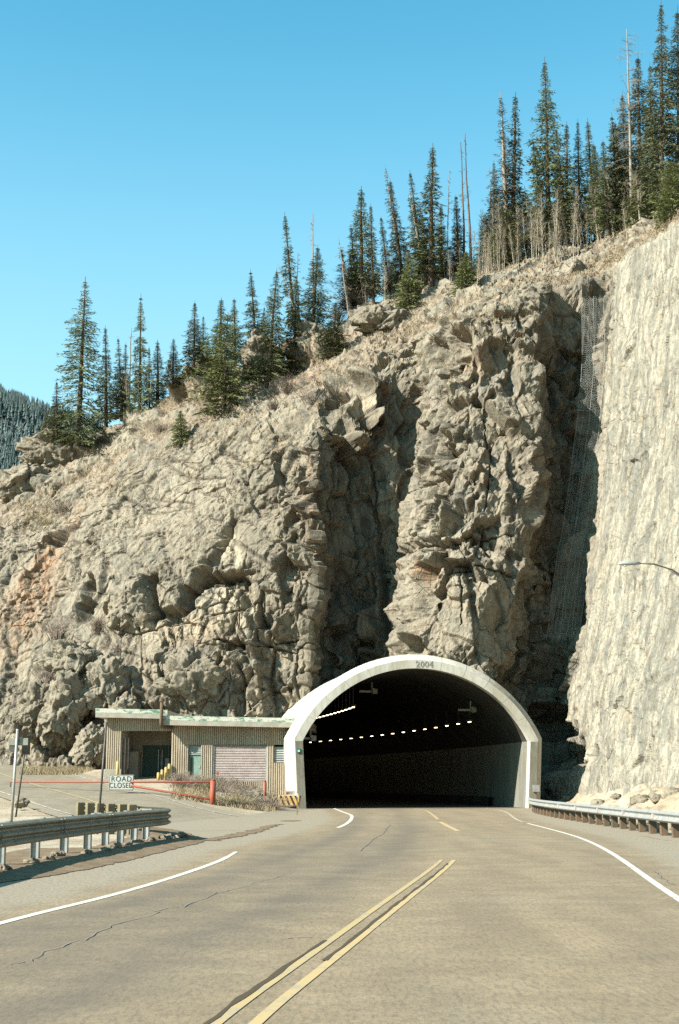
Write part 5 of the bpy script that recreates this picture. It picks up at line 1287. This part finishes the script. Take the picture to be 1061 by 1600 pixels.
for q in range(4):
    d = np.stack([rs.randn(m)*.35, rs.randn(m)*.35, rs.uniform(.5, 1.0, m)], 1); L = rs.uniform(.14, .38, m)[:, None]; sd = np.stack([rs.randn(m), rs.randn(m), np.zeros(m)], 1); sd /= np.linalg.norm(sd, axis=1, keepdims=True)
    r0 = root + rs.randn(m, 3)*np.array([.07, .07, 0]); blades.append(np.stack([r0 - sd*.016, r0 + sd*.016, r0 + d*L], 1))
Bv = np.concatenate(blades).reshape(-1, 3)
tag(ob_from('dry_grass', np_mesh('dry_grass', Bv, np.arange(len(Bv)).reshape(-1, 3), M_GRASS)), 'tufts of dry straw coloured grass on the slope and verges', 'grass', None, 'stuff')
# ---------------------------------------------------------------- rockfall net over the corner of the right-hand wall
net_t = [(936,470,93.2),(938,560,92.6),(928,680,91.8),(912,800,90.6),(896,900,89.6),(884,1000,88.6)]; nn = smooth_poly([at(*p) for p in net_t], 12, 1); nv = []; nf = []
M_NET = worn('wire_net', (.30, .29, .25), (.24, .23, .20), 4, .6, 0, .3)
mbn = MB(); Wn = 2.3; NWd = 38
rows_n = [[p + Vector(((k/NWd-.62)*Wn*.9, -.45 - .35*math.sin(k/NWd*3.1), .12*math.sin(k*.9+i*.06)+.06*math.sin(k*2.3+i*.15))) for k in range(NWd+1)] for i, p in enumerate(smooth_poly(nn, 5, 0))]
ls = []
for i in range(0, len(rows_n)-1):
    for k in range(NWd):
        if (i+k) % 2 == 0: ls.append([rows_n[i][k], rows_n[i+1][k+1]])
        else: ls.append([rows_n[i][k+1], rows_n[i+1][k]])
ls = [np.array([list(p) for p in l]) for l in ls]
V, F = tubes(ls, [[.0040, .0040]]*len(ls), 3)
net = ob_from('rockfall_net', np_mesh('rockfall_net', V, F, M_NET)); 
for kk_ in (0, 14, 27, NWd):
    V, F = tubes([np.array([list(r[kk_] + Vector((0, -.02, 0))) for r in rows_n])], [[.022]]*1 if False else [np.full(len(rows_n), .009)], 5); ob_from('seam_rope', np_mesh('seam_rope', V, F, M_NET), net)
tag(net, 'pale wire rockfall net hanging down the shaded corner beside the right rock wall', 'net')
# ---------------------------------------------------------------- far hillside with its forest
fxs, fys = np.meshgrid(np.linspace(-420, 40, 110), np.linspace(150, 900, 90))
ridge = lambda x: np.interp(x, [-420, -160, -120, -60, 40], [200, 182, 169, 144, 80])
fz = ridge(fxs)*sstep(140, 680, fys)*(1-.25*sstep(700, 900, fys)) + 5*fbm(np.stack([fxs.ravel()*.012, fys.ravel()*.012, 0*fxs.ravel()], 1), 4, 55).reshape(fxs.shape) - 4
M_FAR = worn('far_slope', (.135, .12, .10), (.175, .155, .13), .03, .95, 0)
fh_o = ob_from('far_hill', np_mesh('far_hill', np.stack([fxs, fys, fz], -1).reshape(-1, 3), grid_faces(90, 110), M_FAR, True)); tag(fh_o, kind='structure')
rs = np.random.RandomState(9); n = 21000; tx = rs.uniform(-215, -34, n); ty = rs.uniform(190, 800, n)
dens_ = fbm(np.stack([tx*.02, ty*.02, 0*tx], 1), 3, 66); kp = dens_ > rs.uniform(-.75, .15, n); tx, ty = tx[kp], ty[kp]
tz = np.interp(tx, [-420, -160, -120, -60, 40], [200, 182, 169, 144, 80])*sstep(140, 680, ty)*(1-.25*sstep(700, 900, ty)) - 4 + 5*fbm(np.stack([tx*.012, ty*.012, 0*tx], 1), 4, 55)
hh = rs.uniform(3.5, 8, len(tx)); ww = hh*rs.uniform(.13, .22, len(tx)); TV = []
for layer in range(4):
    z0 = tz + hh*(.06 + layer*.23); r = ww*(1-layer*.22)*rs.uniform(.8, 1.2, len(tx)); zt = z0 + hh*.36
    for k in range(5):
        a, b = 6.283*k/5 + layer, 6.283*(k+1)/5 + layer
        TV.append(np.stack([np.stack([tx + r*np.cos(a), ty + r*np.sin(a), z0 + hh*.04*rs.randn(len(tx))], 1), np.stack([tx + r*np.cos(b), ty + r*np.sin(b), z0 + hh*.04*rs.randn(len(tx))], 1), np.stack([tx, ty, zt], 1)], 1))
TV = np.concatenate(TV).reshape(-1, 3)
M_FARN = leaf_mat('hazed_far_conifers', (.052, .074, .068), (.068, .090, .080), (.092, .100, .085))  # bluish haze of distance mixed into the needle colours
tag(ob_from('far_forest', np_mesh('far_forest', TV, np.arange(len(TV)).reshape(-1, 3), M_FARN)), 'bluish conifer forest covering the distant hillside at the left', 'forest', None, 'stuff')
